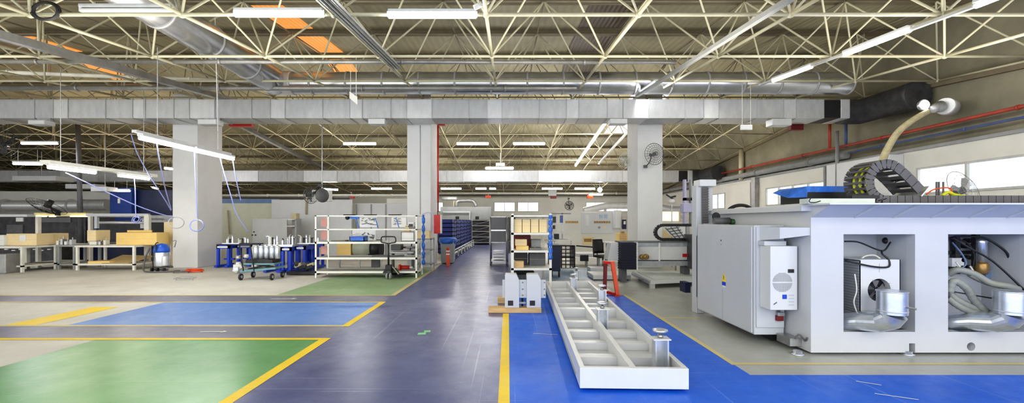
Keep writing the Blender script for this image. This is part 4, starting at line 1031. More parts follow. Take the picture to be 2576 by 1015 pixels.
def carton(x0,x1,y0,y1,z0,z1,lb,m='carton',grp=None,open_=False,nm='cardboard_box',cat='box'):
    c_ = thing(nm,lb,cat,((x0+x1)/2,(y0+y1)/2,z0),group=grp)
    MB().box(x0,x1,y0,y1,z0,z1).build('carton',m,c_,bevel=.004)
    MB().box(x0+.003,x1-.003,y0-.002,y0,(z0+z1)/2-.002,(z0+z1)/2+.002).build('fold_line','timber',c_)
    MB().box((x0+x1)/2-.025,(x0+x1)/2+.025,y0-.002,y1,z1,z1+.002).build('tape','tan',c_)
    return c_
cw = (rx1-rx0-.16)/4
for i in range(4):
    x0 = rx0+.07+i*cw
    carton(x0,x0+cw-.015,RY0+.1,RY0+.5,1.387,1.705-.006*(i%2),'yellow carton on the top level of the shelf rack, %s from the aisle' % ['first','second','third','fourth'][i],'carton2','cartons on the top level of the shelf rack')
carton(rx0+.12,rx0+.42,RY0+.15,RY0+.55,.967,1.06,'flat brown box on the middle level of the shelf rack, lower of two')
carton(rx0+.10,rx0+.38,RY0+.2,RY0+.55,1.064,1.22,'brown box on the middle level of the shelf rack, stacked on a flat one','carton2')
carton(rx0+.05,rx0+.5,RY0+.75,RY0+1.2,.967,1.30,'dark brown carton at the back of the middle level of the shelf rack','darkred')
carton(rx0+.5,rx0+.74,RY0+.5,RY0+.9,.967,1.2,'grey box at the right on the middle level of the shelf rack','grey')
carton(rx0+.44,rx0+.72,RY0+.12,RY0+.5,.967,1.02,'flat dark box on the middle level of the shelf rack','darkgrey')
carton(rx0+.09,rx0+.30,RY0+.1,RY0+.35,.547,.70,'small wooden crate on the lowest level of the shelf rack','timber')
carton(rx0+.1,rx0+.42,RY0+.7,RY0+1.3,.547,.88,'black case at the back of the lowest level of the shelf rack','black')
carton(rx0+.46,rx0+.86,RY0+.6,RY0+1.3,.547,.86,'dark grey case beside the black case on the lowest level','darkgrey')
t = thing('metal_tray','dark sheet tray standing on the floor under the shelf rack','tray',(rx0+.3,11.2,0)); MB().box(rx0+.08,rx0+.6,10.7,12.4,.004,.36).build('tray','dark',t,bevel=.01)
# ================================================================= mesh cage trolley
gy = 16.6; gx0, gx1 = X(1234,gy), X(1274,gy)
def cage_cart(name, lb, x0,x1,y0,y1,z0,z1,m='steel',levels=2,cat='trolley'):
    t_ = thing(name, lb, cat, ((x0+x1)/2,y0,0))
    for x_ in (x0,x1):
        for y_ in (y0,y1): MB().tube((x_,y_,.16),(x_,y_,z1),.02,8).build('post',m,t_,smooth=True)
    for k in range(levels+1):
        z_ = z0+(z1-z0)*k/levels; MB().box(x0,x1,y0,y1,z_-.02,z_+.01).build('shelf',m,t_)
    for x_,y_ in ((x0,y0),(x1,y0),(x0,y1),(x1,y1)): MB().lathe((x_-.02,y_,.08),[(.076,0),(.08,.01),(.08,.035),(.076,.045)],14,'X').build('wheel','darkgrey',t_,smooth=True)
    return t_
t = cage_cart('mesh_cage_trolley','tall grey mesh cage trolley beside the shelf rack in the aisle',gx0,gx1,gy,gy+1.0,.87,1.83,'steel',2)
MB().box(gx0+.02,gx1-.02,gy-.01,gy,.88,1.80).build('mesh_panel', stripes_mat('fine grey mesh',(.14,.14,.15),(.30,.30,.31),'X',14,.6,.2), t)
MB().box(gx0+.02,gx1-.02,gy-.025,gy-.01,1.30,1.34).build('crossbar','silver',t)
MB().box(gx0,gx1,gy,gy+1.0,.14,.17).build('bottom_tray','steel',t)
for i in range(3): MB().box(gx0+.1,gx1-.1,gy+.1,gy+.9,.26+.12*i,.28+.12*i).build('wire_tray','steel',t)
t = cage_cart('mesh_cage_trolley','dark narrow cage trolley between the grey mesh trolley and the shelf rack',X(1276,gy+.1)+.02,X(1292,gy)+.05,gy-.4,gy+1.2,.5,1.8,'darkgrey',3)
MB().box(X(1276,gy)+.05,X(1292,gy)+.02,gy-.38,gy-.36,.55,1.8).build('mesh_panel','dark',t)
# ================================================================= blue crate stacks on rail dollies
def crate_stack_column(x0,x1,y0,y1,n,zb,col,h,desc):
    for k in range(n):
        z_ = zb+k*h
        m_ = MB(); m_.box(x0,x1,y0,y0+.02,z_,z_+h*.93); m_.box(x0,x1,y1-.02,y1,z_,z_+h*.93); m_.box(x0,x0+.02,y0,y1,z_,z_+h*.93); m_.box(x1-.02,x1,y0,y1,z_,z_+h*.93)
        m_.box(x0,x1,y0,y1,z_,z_+.02)
        b_ = m_.build('crate','crateblue'); 
        c_ = tag(recenter(b_), 'navy blue plastic crate in the %s stack along the aisle' % desc, 'crate', 'navy crates stacked along the aisle')
        r_ = MB().box(-(x1-x0)/2-.012,(x1-x0)/2+.012,-(y1-y0)/2-.012,(y1-y0)/2+.012,h*.80,h*.93).build('rim','darkblue',c_,local=True)
ords = ['first','second','third','fourth','fifth','sixth']
cx0 = -3.05
for s in range(6):
    y0 = 19.2+s*1.75
    crate_stack_column(cx0,cx0+.62,y0,y0+.8,8,.28,None,.185,ords[s])
    if s < 6:
        crate_stack_column(cx0,cx0+.62,y0+.84,y0+1.62,8,.28,None,.180,ords[s]+' rear')
t = thing('roller_track','long pale roller track on castors under the blue crate stacks','roller track',(cx0+.3,19,0))
for x_ in (cx0+.02,cx0+.62): MB().box(x_,x_+.04,18.9,29.8,.2,.27).build('side_rail','rackwhite',t)
MB().tube((cx0+.75,18.9,.42),(cx0+.75,29.8,.42),.025,8).build('guard_rail','rackwhite',t,smooth=True)
for i in range(8):
    y_ = 18.95+i*1.5; MB().box(cx0+.72,cx0+.77,y_,y_+.05,.04,.42).build('leg','rackwhite',t); MB().lathe((cx0+.72,y_+.1,.06),[(.055,0),(.055,.04)],12,'X').build('wheel','darkgrey',t,smooth=True)
# black rack beyond
bx0,bx1,by_ = X(1186,31.5),X(1232,31.5),31.5
t = thing('black_tray_rack','black shelf rack with white shelf edges at the far end of the aisle','shelf rack',((bx0+bx1)/2,by_,0))
for x_ in (bx0,bx1): MB().box(x_-.03,x_+.03,by_,by_+.06,0,1.8).build('post','rackwhite',t)
for k in range(5): MB().box(bx0,bx1,by_,by_+1.0,.12+k*.4,.16+k*.4).build('shelf','rackwhite',t)
for k in range(4):
    MB().bar((bx0,by_-.01,.16+k*.4),(bx1,by_-.01,.5+k*.4),.02).build('brace','steel',t)
    b_=one(MB().box(bx0+.08,bx1-.08,by_+.1,by_+.9,.165+k*.4,.44+k*.4),'black_tray','dark','black tray in the far rack, on the %s shelf from the floor' % ords[k],'tray','black trays in the far rack')
MB().box(bx0,bx1,by_+1.0,by_+1.05,0,1.8).build('back_panel','dark',t)
# grey machine far
t = thing('enclosed_machine','large flat topped grey machine beyond the blue crates','machine',P(1170,556,33))
x0,x1 = X(1108,33),X(1236,33)
MB().box(x0,x1,33,36,0,Z(521,33)).build('housing','grey',t,bevel=.02)
for px in (1146,1196): MB().box(X(px,33),X(px+9,33),32.97,33,Z(552,33),Z(545,33)).build('window','black',t)
MB().box(x0+.2,X(1180,32.9),32.9,32.95,Z(536,33),Z(532,33)).build('edge_strip','cabinet',t); MB().box(X(1180,32.9),X(1183,32.9),32.9,32.95,0,Z(532,33)).build('edge_strip','cabinet',t)
t = thing('extraction_duct','yellow and grey ductwork on top of the far grey machine','duct',P(1160,521,34))
MB().path(smoothpts([P(1148,520,34),P(1150,508,34),P(1170,505,34),P(1190,507,34),P(1198,520,34)],5),.14,10).build('bend','pipe',t,smooth=True)
MB().tube(P(1112,500,34),P(1150,500,34),.16,10).build('tube','galv',t,smooth=True)
MB().box(X(1140,34),X(1148,34),34,34.2,Z(520,34),Z(500,34)).build('support','tan',t)
# bin, bollard, hose box
by_=16.9
xm = X(1117,by_)+.06; by_=17.3
t = thing('waste_bin','grey waste bin with a bright blue bag behind the middle column','bin',(xm,by_,0))
MB().prism([(xm-.23,.02),(xm+.23,.02),(xm+.27,.92),(xm-.27,.92)],'Y',by_,by_+.5).build('body','grey',t,bevel=.01)
pr = []
MB().lathe((xm,by_+.25,0),[(.32,.78),(.37,.86),(.35,.98),(.30,1.02),(.22,1.0)],14).build('bag','bluefilm',t,smooth=True)
t = thing('safety_bollard','small orange and white bollard beside the waste bin','bollard',(X(1127,16.2),16.2,0))
xb_ = X(1127,16.3); 
MB().box(xb_-.06,xb_+.06,16.25,16.37,0,.60).build('post','orange',t,bevel=.01)
MB().box(xb_-.063,xb_+.063,16.247,16.373,.42,.47).build('white_band','paper',t); MB().box(xb_-.063,xb_+.063,16.247,16.373,.53,.58).build('white_band','paper',t)
MB().ball((xb_,16.31,.65),.055,12,8).build('cap','orange',t,smooth=True)
t = thing('fire_hose_box','red fire extinguisher box on the middle white column','fire box',P(1101,588,15.6))
MB().box(X(1093,15.55),X(1109,15.55),15.42,15.68,Z(588,15.55),Z(541,15.55)).build('box','red',t,bevel=.008)
MB().box(X(1109,15.55),X(1111,15.55),15.42,15.68,Z(588,15.55),Z(541,15.55)).build('side_face','paper',t)
MB().path(smoothpts([P(1101,541,15.5),P(1101,520,15.55),P(1102,505,15.6)],4),.012,6).build('cable','black',t,smooth=True)
cable([P(1062,540,15.6),P(1078,535,15.6),P(1085,545,15.6),P(1086,585,15.6)],.008,'bluehose','thin cable hanging on the middle white column')
cable([(X(1057,15.7),15.71,Z(540,15.7)),(X(1057,15.7),15.71,5.08)],.012,'grey','thin upright conduit on the front of the middle column')
# ================================================================= red A-frame stand
d = 9.75
t = thing('trestle_stand','dark orange red steel A frame stand behind the long white frame','stand',(X(1541,d),d,0))
x0,x1 = X(1525,d),X(1558,d); zt_ = Z(660,d)
MB().bar((x0+.03,d+.3,0.03),(x0+.05,d+.3,zt_),.07,.09).build('leg','darkred',t)
MB().bar((x1-.04,d,0.03),(x1-.13,d+.1,zt_),.08,.09).build('leg','orange',t)
MB().bar((x0+.03,d+.3,.06),(x1-.04,d,.03),.07,.06).build('foot_bar','red',t)
MB().bar((x0+.03,d+.3,zt_-.03),(x1-.1,d+.1,zt_-.03),.08,.06).build('top_bar','red',t)
MB().box(x1-.1,x1+.03,d-.06,d+.06,0.004,.02).build('foot_plate','orange',t)
# ================================================================= black crates at right of the rack
def lattice_crate(name, lb, x0,x1,y0,y1,z0,z1,rows_,cols_,m='black',grp=None):
    t_ = thing(name, lb, 'crate', ((x0+x1)/2,y0,z0), group=grp)
    m_ = MB()
    for k in range(rows_+1):
        z_ = z0+(z1-z0)*k/rows_; m_.box(x0,x1,y0,y0+.03,z_-.016 if k else z_,z_+.016)
    for k in range(cols_+1):
        x_ = x0+(x1-x0)*k/cols_; m_.box(x_-.015,x_+.015,y0,y0+.03,z0,z1)
    m_.build('front_lattice',m,t_)
    MB().box(x0,x0+.03,y0+.03,y1,z0,z1).build('side_wall',m,t_); MB().box(x1-.03,x1,y0+.03,y1,z0,z1).build('side_wall',m,t_); MB().box(x0,x1,y0,y1,z1-.02,z1+.01).build('top_panel',m,t_)
    return t_
d = 14.6
lattice_crate('lattice_crate','black lattice crate with open grid behind the shelf rack, lower of two',X(1412,d),X(1446,d),d,d+.7,Z(676,d),Z(648,d),3,3)
lattice_crate('lattice_crate','black lattice crate with open grid behind the shelf rack, upper of two',X(1412,d),X(1446,d),d,d+.7,Z(647,d),Z(619,d),3,3)
t = thing('tool_cart','dark navy cart between the shelf rack and the black lattice crates','cart',(X(1398,13),13,0))
MB().box(X(1385,13),X(1410,13),13,13.9,.18,Z(620,13)).build('body','darkblue',t,bevel=.01)
MB().box(X(1384,13),X(1412,13),12.98,13.95,Z(620,13),Z(617,13)).build('top','black',t)
for x_ in (X(1389,13),X(1407,13)): MB().lathe((x_,13.1,.09),[(.085,-.02),(.085,.02)],14,'X').build('wheel','black',t,smooth=True)
# bench + machine table beyond
d = 17.5
t = thing('work_table','pale table with a monitor arm beyond the black crates','table',(X(1410,d),d,0))
MB().box(X(1392,d),X(1440,d),d,d+.9,.90,.94).build('table_top','white2',t); 
MB().prism([(X(1392,d),1.28),(X(1438,d),1.12),(X(1438,d),1.10),(X(1392,d),1.24)],'Y',d,d+.8).build('sloping_tray','white2',t)
for px in (1394,1436): MB().box(X(px,d),X(px+2,d),d,d+.05,0,.9).build('leg','steel',t)
MB().box(X(1417,d),X(1420,d),d+.5,d+.55,.9,2.0).build('mast','steel',t); MB().box(X(1390,d),X(1441,d),d+.5,d+.55,1.95,2.0).build('top_bar','grey',t)
MB().box(X(1392,d),X(1400,d),d+.2,d+.3,1.6,1.85).build('display','dark',t); MB().box(X(1392,d),X(1398,d),d+.2,d+.3,1.35,1.5).build('keypad','black',t)
MB().box(X(1390,d),X(1430,d),d+.3,d+.7,1.55,1.58).build('upper_shelf','white2',t)
MB().box(X(1412,d),X(1420,d),d+.45,d+.5,1.6,1.9).build('notice','bluepipe',t)
MB().box(X(1397,d),X(1408,d),d+.2,d+.6,.95,1.15).build('gauge','black',t)
# ================================================================= office corner: board wall, table, chair
d = 21.0
t = thing('partition_panel','pale board wall with switch rows and notices behind the office chair','board wall',(X(1460,d),d,0))
MB().box(X(1400,d),X(1568,d),d,d+.08,0,Z(533,d)).build('panel','wallwhite',t)
MB().box(X(1462,d),X(1542,d),d-.03,d,Z(588,d),Z(535,d)).build('board','white2',t,bevel=.01)
for x0,x1,m_ in ((1422,1455,'brass'),(1494,1536,'brass')):
    for k in range(6 if x0<1450 else 7):
        xa = X(x0+k*(x1-x0)/(6 if x0<1450 else 7),d); MB().box(xa,xa+.09,d-.05,d-.03,Z(562,d),Z(557,d)).build('switch',m_,t)
MB().box(X(1473,d),X(1481,d),d-.04,d-.03,Z(568,d),Z(541,d)).build('notice','paper',t)
for px in (1507,1519): MB().box(X(px,d),X(px+9,d),d-.04,d-.03,Z(550,d),Z(540,d)).build('notice',mat('printed pale blue sheet',(.45,.55,.68),.7,var=.4,scale=30),t)
MB().box(X(1466,d),X(1494,d),d-.04,d,Z(617,d),Z(597,d)).build('wooden_plate','carton2',t); MB().box(X(1469,d),X(1488,d),d-.06,d-.04,Z(609,d),Z(601,d)).build('slot','brass',t)
for px,py,m_ in ((1507,573,'grey'),(1521,572,'carton2')): MB().lathe((X(px,d),d-.05,Z(py,d)),[(.06,0),(.06,.02)],12,'Y').build('emblem',m_,t)
t = thing('wall_cabinet','white wall cabinet beside the board wall','cabinet',P(1553,575,20.8)); MB().box(X(1544,20.8),X(1562,20.8),20.7,20.98,Z(575,20.8),Z(530,20.8)).build('body','white2',t,bevel=.01); MB().box(X(1546,20.8),X(1560,20.8),20.68,20.7,Z(573,20.8),Z(532,20.8)).build('door','paper',t)
for px0,px1,py0,py1,m_,lb in ((1566,1575,553,577,'darkblue','small dark blue poster on the board wall'),(1582,1591,560,587,'dark','dark tall control panel beside the yellow drawer unit'),(1580,1592,541,587,'pipe','grey metal post panel left of the right column')):
    t = thing('wall_panel',lb,'panel',P((px0+px1)/2,py1,20.6)); MB().box(X(px0,20.6),X(px1,20.6),20.55 if m_!='pipe' else 20.7,20.7 if m_!='pipe' else 20.76,Z(py1,20.6),Z(py0,20.6)).build('panel',m_,t,bevel=.005)
    MB().box(X(px0+2,20.6),X(px1-2,20.6),20.53,20.55,Z(py0+12,20.6),Z(py0+4,20.6)).build('screen','paper',t)
d = 17.3
t = thing('drawer_unit','yellow wooden drawer unit on the desk beside the office chair','drawer unit',(X(1575,d),d,.85))
MB().box(X(1557,d),X(1592,d),d,d+.5,Z(608,d),Z(588,d)).build('case','carton',t,bevel=.005)
for k in range(4):
    dr_=MB().box(X(1559,d),X(1575,d),d-.02,d,Z(607-k*5,d),Z(603.5-k*5,d)).build('drawer','timber',t); MB().box(X(1566,d),X(1568,d),d-.03,d-.02,Z(606-k*5,d),Z(605-k*5,d)).build('knob','steel',dr_)
carton(X(1566,d),X(1573,d),d+.1,d+.3,Z(588,d),Z(583,d),'small brown box on top of the yellow drawer unit','brass')
t = thing('desk','white desk behind the office chair','desk',(X(1575,d),d,0))
MB().box(X(1522,d),X(1625,d),d-.1,d+.7,.80,.84).build('desk_top','white2',t,bevel=.005)
for px in (1524,1620):
    for yy in (d-.05,d+.6): MB().box(X(px,d),X(px+3,d),yy,yy+.05,0,.8).build('leg','darkgrey',t)
def office_chair(x,y,rz):
    t_ = thing('office_chair','black mesh office chair with five star base beside the board wall','chair',(x,y,0),rz)
    MB().box(-.24,.24,-.23,.24,.44,.51).build('seat','black',t_,local=True,bevel=.03)
    bk = MB(); n_=7
    for i in range(n_):
        for j in range(5):
            u=-1+2*i/(n_-1); v=j/4; bk.v.append(Vector((.23*u*(1-.12*v), .24+.07*v+.05*(1-u*u), .56+.48*v)))
    for i in range(n_-1):
        for j in range(4): a=i*5+j; bk.f.append((a,a+5,a+6,a+1))
    b_=bk.build('backrest','black',t_,local=True,smooth=True); s_=b_.modifiers.new('s','SOLIDIFY'); s_.thickness=.035
    MB().path([(0,.1,.42),(0,.27,.42),(0,.31,.55),(0,.33,.8)],.022,8).build('back_support','darkgrey',t_,local=True,smooth=True)
    for s in (-1,1): MB().path(smoothpts([(s*.24,.1,.46),(s*.3,.1,.5),(s*.31,.05,.66),(s*.30,-.12,.68)],4),.018,8).build('armrest','black',t_,local=True,smooth=True)
    MB().tube((0,0,.12),(0,0,.44),.03,12).build('gas_lift','steel',t_,local=True,smooth=True)
    bs = MB()
    for k in range(5):
        a=2*PI*k/5+.3; bs.bar((0,0,.12),(.3*math.cos(a),.3*math.sin(a),.07),.04,.03)
    bs.build('star_base','black',t_,local=True)
    for k in range(5):
        a=2*PI*k/5+.3; MB().ball((.3*math.cos(a),.3*math.sin(a),.035),.035,10,6).build('castor','black',t_,local=True,smooth=True)
    return t_
office_chair(X(1518,14.8),14.9,.45)
# white side tables / machine bed pieces on the floor
d = 15.3
t = thing('machine_bed','low pale machine bed with rollers on the floor behind the office chair','machine bed',(X(1480,16.5),16.5,0))
MB().box(X(1448,16.6),X(1525,16.6),16.2,17.3,.35,.47).build('bed','white2',t,bevel=.01); MB().box(X(1455,16.6),X(1475,16.6),16.15,16.25,.2,.42).build('drive','black',t); 
for px in (1470,1500,1520): MB().box(X(px,16.6),X(px+5,16.6),16.3,16.5,0,.35).build('leg','grey',t)
MB().bar(P(1450,619,17.5),P(1500,623,16.9),.05,.05).build('arm','black',t)
t = thing('floor_plate','long low white plate lying on the grey floor near the red stand','plate',(X(1500,12.6),12.6,0)); MB().box(X(1487,12.7),X(1580,12.7),12.4,13.4,.02,.14).build('plate','white2',t,bevel=.01); MB().box(X(1490,12.7),X(1500,12.7),12.45,12.6,.004,.06).build('foot','black',t)
t = thing('floor_plate','white slab lying on the floor behind the long low plate','plate',(X(1500,14),14.2,0)); MB().box(X(1484,13.9),X(1536,13.9),13.8,14.4,.02,.2).build('slab','white2',t,bevel=.01)
# ================================================================= gantry machine with bellows
d = 11.9
t = thing('gantry_machine','white gantry machine with long crossbeam and black bellows left of the cabinet','machine',(X(1650,d),d,0))
zb0,zb1 = Z(670,d),Z(608,d)
MB().box(X(1590,d),X(1742,d),d,d+.45,Z(655,d),Z(620,d)).build('crossbeam','white2',t,bevel=.006)
MB().box(X(1590,d),X(1742,d),d-.02,d+.4,Z(620,d),Z(611,d)).build('upper_rail','silver',t)
MB().box(X(1590,d),X(1742,d),d-.05,d+.4,Z(669,d),Z(657,d)).build('lower_rail','silver',t)
MB().box(X(1558,d),X(1750,d),d-.06,d+.5,Z(611,d),Z(608,d)).build('top_cover','darkgrey',t)
bl = MB(); x0,x1 = X(1562,11.6),X(1601,11.6); n_=22
for k in range(n_):
    z_ = Z(679,11.6)+(Z(611,11.6)-Z(679,11.6))*k/n_; hgt=(Z(611,11.6)-Z(679,11.6))/n_; ins=.012 if k%2 else 0
    bl.box(x0+ins,x1-ins,11.6+ins,11.95,z_,z_+hgt*.97)
bl.build('bellows',mat('black bellows cloth',(.012,.012,.03),.6),t)
MB().box(X(1601,11.6)+.0,X(1603,11.6)+.01,11.58,11.9,Z(680,11.6),Z(610,11.6)).build('bellows_edge','white2',t)
MB().prism([(X(1528,11.9),Z(655,11.9)),(X(1558,11.9),Z(656,11.9)),(X(1558,11.9),Z(612,11.9)),(X(1538,11.9),Z(612,11.9))],'Y',11.9,12.4).build('end_cover','white',t,bevel=.01)
MB().box(X(1656,d),X(1660,d),d-.03,d,Z(668,d),Z(608,d)).build('cable_strip','paper',t)
for dx,r_ in ((1612,.065),(1622,.072)): MB().lathe((X(dx,d),d-.16,Z(646,d)),[(r_*.35,0),(r_*.5,.0),(r_,.012),(r_,.1),(r_*.6,.16)],18,'Y').build('brass_roller','brass',t,smooth=True)
MB().box(X(1717,d),X(1731,d),d-.03,d,Z(647,d),Z(639,d)).build('name_plate','red',t)
MB().box(X(1728,d),X(1742,d),d-.25,d+.2,Z(675,d),Z(590,d)).build('carriage','dark',t,bevel=.01)
MB().box(X(1736,d),X(1752,d),d-.35,d+.1,Z(678,d),Z(643,d)).build('control_box','white2',t,bevel=.01)
MB().box(X(1738,d),X(1743,d),d-.37,d-.35,Z(656,d),Z(645,d)).build('vent','darkgrey',t)
for px in (1565,1725): MB().box(X(px,d),X(px+14,d),d+.1,d+.4,0,Z(670,d)).build('leg','darkgrey',t)
for px in (1741,): MB().box(X(1738,9.3),X(1752,9.3),9.6,9.9,.1,.32).build('foot_pedal','darkblue',t)
# cable chain loop lying on it
yc=12.05; xr=X(1742,yc); zlo=Z(603,yc); zhi=Z(567,yc); rr=(zhi-zlo)/2
path=[(xr,zlo)]; xe=X(1668,yc)
while path[-1][0]>xe: path.append((path[-1][0]-.075,zlo))
for i in range(1,9):
    a=-PI/2-PI*i/9; path.append((xe+rr*1.1*math.cos(a),(zlo+zhi)/2+rr*math.sin(a)))
xx=xe
while xx<xr: path.append((xx,zhi+.0*(xx-xe))); xx+=.075
chain(path,.12,.075,yc,'black cable chain bent in a flat loop on the gantry machine','black')
# support table in front of the gantry
d0=9.6
t = thing('support_table','low white steel support table in front of the gantry machine','table',(X(1640,10.5),10.5,0))
za=.42
pl=[P(1596,684,11.2),P(1770,681,11.3),P(1770,702,9.8),P(1640,706,9.75)]
ztab=.20
def at(px,py,z): 
    d_=(HC-z)*F/(py-HY); return Vector((X(px,d_),d_,z))
q=[at(1590,684,ztab),at(1790,680,ztab),at(1790,700,ztab),at(1637,707,ztab)]
MB().add([*q,*[v-Vector((0,0,.05)) for v in q]],[(0,1,2,3),(7,6,5,4),(0,1,5,4),(1,2,6,5),(2,3,7,6),(3,0,4,7)]).build('table_top','white2',t)
q2=[v.lerp((q[0]+q[1]+q[2]+q[3])/4,.12)+Vector((0,0,.012)) for v in q]
MB().add([*q2,*[v-Vector((0,0,.01)) for v in q2]],[(0,1,2,3),(0,1,5,4),(1,2,6,5),(2,3,7,6),(3,0,4,7)]).build('table_mat',mat('greenish white mat',(.60,.65,.62),.5),t)
MB().bar(q[3]-Vector((0,0,.06)),q[2]-Vector((0,0,.06)),.03,.05).build('edge_beam','white2',t)
MB().bar(q[0]-Vector((0,0,.06)),q[3]-Vector((0,0,.06)),.05,.07).build('edge_beam','silver',t)
MB().bar(q[0]-Vector((0,0,.05)),at(1560,690,.12),.04,.05).build('edge_beam','silver',t)
lg=q[3]+Vector((.02,.06,0)); MB().box(lg.x-.02,lg.x+.10,lg.y-.02,lg.y+.08,0.003,.15).build('leg','galv2',t)
lg=q[0]+Vector((.15,-.1,0)); MB().box(lg.x,lg.x+.08,lg.y-.04,lg.y+.04,.003,.15).build('leg','galv2',t)
lg=q[1]; MB().box(lg.x-.5,lg.x-.42,lg.y-.1,lg.y,.003,.15).build('leg','galv2',t)
# things behind gantry: angled ladder rack, lit room
d=15.2
t = thing('tool_board','sloping white tool rack with dark slots above the gantry machine','tool rack',P(1690,600,d))
m_=MB(); 
a0,a1,b0,b1=P(1668,575,d),P(1722,566,d),P(1700,606,d-.4),P(1738,600,d-.4)
MB().add([a0,a1,b1,b0],[(0,1,2,3)]).build('board','white2',t)
for k in range(5):
    f=(k+.5)/5; p=a0.lerp(b0,f)-Vector((0,.03,0)); q_=a1.lerp(b1,f)-Vector((0,.03,0)); m_.bar(p.lerp(q_,.08),p.lerp(q_,.7),.03,.02)
for k in range(3):
    f=.1+.25*k; m_.bar(a0.lerp(a1,f)-Vector((0,.03,0)),b0.lerp(b1,f)-Vector((0,.03,0)),.02,.02)
m_.build('slots','darkgrey',t)
MB().bar(b0,Vector((b0.x,b0.y,.003)),.04).build('strut','steel',t)
d=19.5
t = thing('display_panel','pale notice wall with framed sheets behind the right column','notice wall',(X(1660,d),d,0))
MB().box(X(1603,d),X(1745,d),d,d+.08,0,Z(532,d)).build('panel','wallwhite',t)
MB().box(X(1663,d),X(1706,d),d-.04,d,Z(556,d),Z(534,d)).build('lit_window',mat('warm lit window',(.9,.82,.6),.5,emit=.8,emit_col=(1,.88,.6)),t)
MB().box(X(1666,d),X(1720,d),d-.04,d,Z(605,d),Z(580,d)).build('wooden_panel','carton2',t)
fr=[(1609,1621,533,549),(1623,1646,533,548),(1650,1661,533,556),(1607,1628,553,582),(1630,1648,556,565),(1632,1646,567,580),(1605,1622,592,608),(1624,1640,590,606),(1708,1728,536,558)]
for a,b,c1,c2 in fr:
    f_=MB().box(X(a,d),X(b,d),d-.03,d,Z(c2,d),Z(c1,d)).build('framed_notice','carton2',t); MB().box(X(a,d)+.03,X(b,d)-.03,d-.04,d-.03,Z(c2,d)+.03,Z(c1,d)-.03).build('sheet',mat('printed sheet',(.68,.68,.64),.8,var=.25,scale=18),f_)
t = thing('round_air_duct','pale round duct running along the back wall behind the office corner','air duct',P(1540,520,30))
MB().path(smoothpts([P(1468,531,30),P(1500,524,30),P(1530,518,30),P(1580,518,30),P(1640,520,30),P(1690,528,30),P(1735,527,30)],5),.23,16).build('tube','galv2',t,smooth=True)
t = thing('hoist_column','lilac and grey hoist column standing behind the tall white machine column','hoist',(X(1733,14),14,0))
MB().box(X(1722,14),X(1727,14),14,14.15,1.5,Z(452,14)).build('post',mat('lilac grey paint',(.45,.44,.62),.5),t); MB().box(X(1738,14),X(1742,14),14,14.15,1.5,Z(452,14)).build('post','grey',t)
MB().box(X(1718,14),X(1745,14),13.95,14.25,Z(535,14),Z(512,14)).build('housing',MATS['lilac grey paint'],t,bevel=.02)
MB().box(X(1722,14),X(1742,14),14,14.15,Z(505,14),Z(498,14)).build('bracket','dark',t); MB().box(X(1728,14),X(1736,14),14.03,14.12,0,1.6).build('stand','grey',t)
t = thing('camera_lamp','white adjustable lamp head with black arms behind the right column','lamp',P(1690,505,16)); MB().ball(P(1690,507,16),.13,14,8,.7).build('head','paper',t,smooth=True); MB().bar(P(1676,490,16),P(1695,503,16),.06,.04).build('arm','black',t); MB().bar(P(1688,497,16),P(1700,494,16),.05,.06).build('arm','black',t); MB().tube(P(1690,510,16),(X(1690,16),16,.003),.02,8).build('stem','steel',t)
# fans
def wall_fan(nm,lb,c,R,tz,m='steel',bl_='grey',mot='darkgrey',arm=None,ring=.006,sp=22):
    t_=thing(nm,lb,'fan',c)
    fan_cage(MB(),c,R,tz,5,sp,ring).build('cage',m,t_); fan_blades(MB(),c,R*.95,tz,3,.6,.5).build('blades',bl_,t_)
    MB().tube(Vector(c)+tz@Vector((0,-.02,0)),Vector(c)+tz@Vector((0,.22,0)),R*.18,14).build('motor',mot,t_,smooth=True)
    if arm is not None: MB().path(smoothpts([Vector(c)+tz@Vector((0,.18,0)),(Vector(c)+arm)/1*.5+Vector(c)*.5+Vector((0,0,-.05)),Vector(c)+arm],4),.02,8).build('arm',mot,t_,smooth=True); MB().cbox(Vector(c)+arm,.12,.08,.1).build('mount',mot,t_)
    return t_
wall_fan('wall_fan','round wire fan mounted on the right white column',P(1646,388,15.2),.37,Matrix.Rotation(.25,3,'Z'),'darkgrey','rackwhite','darkgrey',Vector((-.18,.4,-.38)))
wall_fan('wall_fan','pale round fan half hidden behind the right column',P(1573,404,17.0),.27,Matrix.Rotation(-.4,3,'Z'),'rackwhite','rackwhite','grey',Vector((.3,.25,.0)))
wall_fan('wall_fan','small round wire fan far away on the back wall',P(1432,518,30),.30,Matrix.Rotation(0,3,'Z'),'darkgrey','darkgrey','darkgrey',Vector((0,.3,.5)),ring=.012,sp=10)
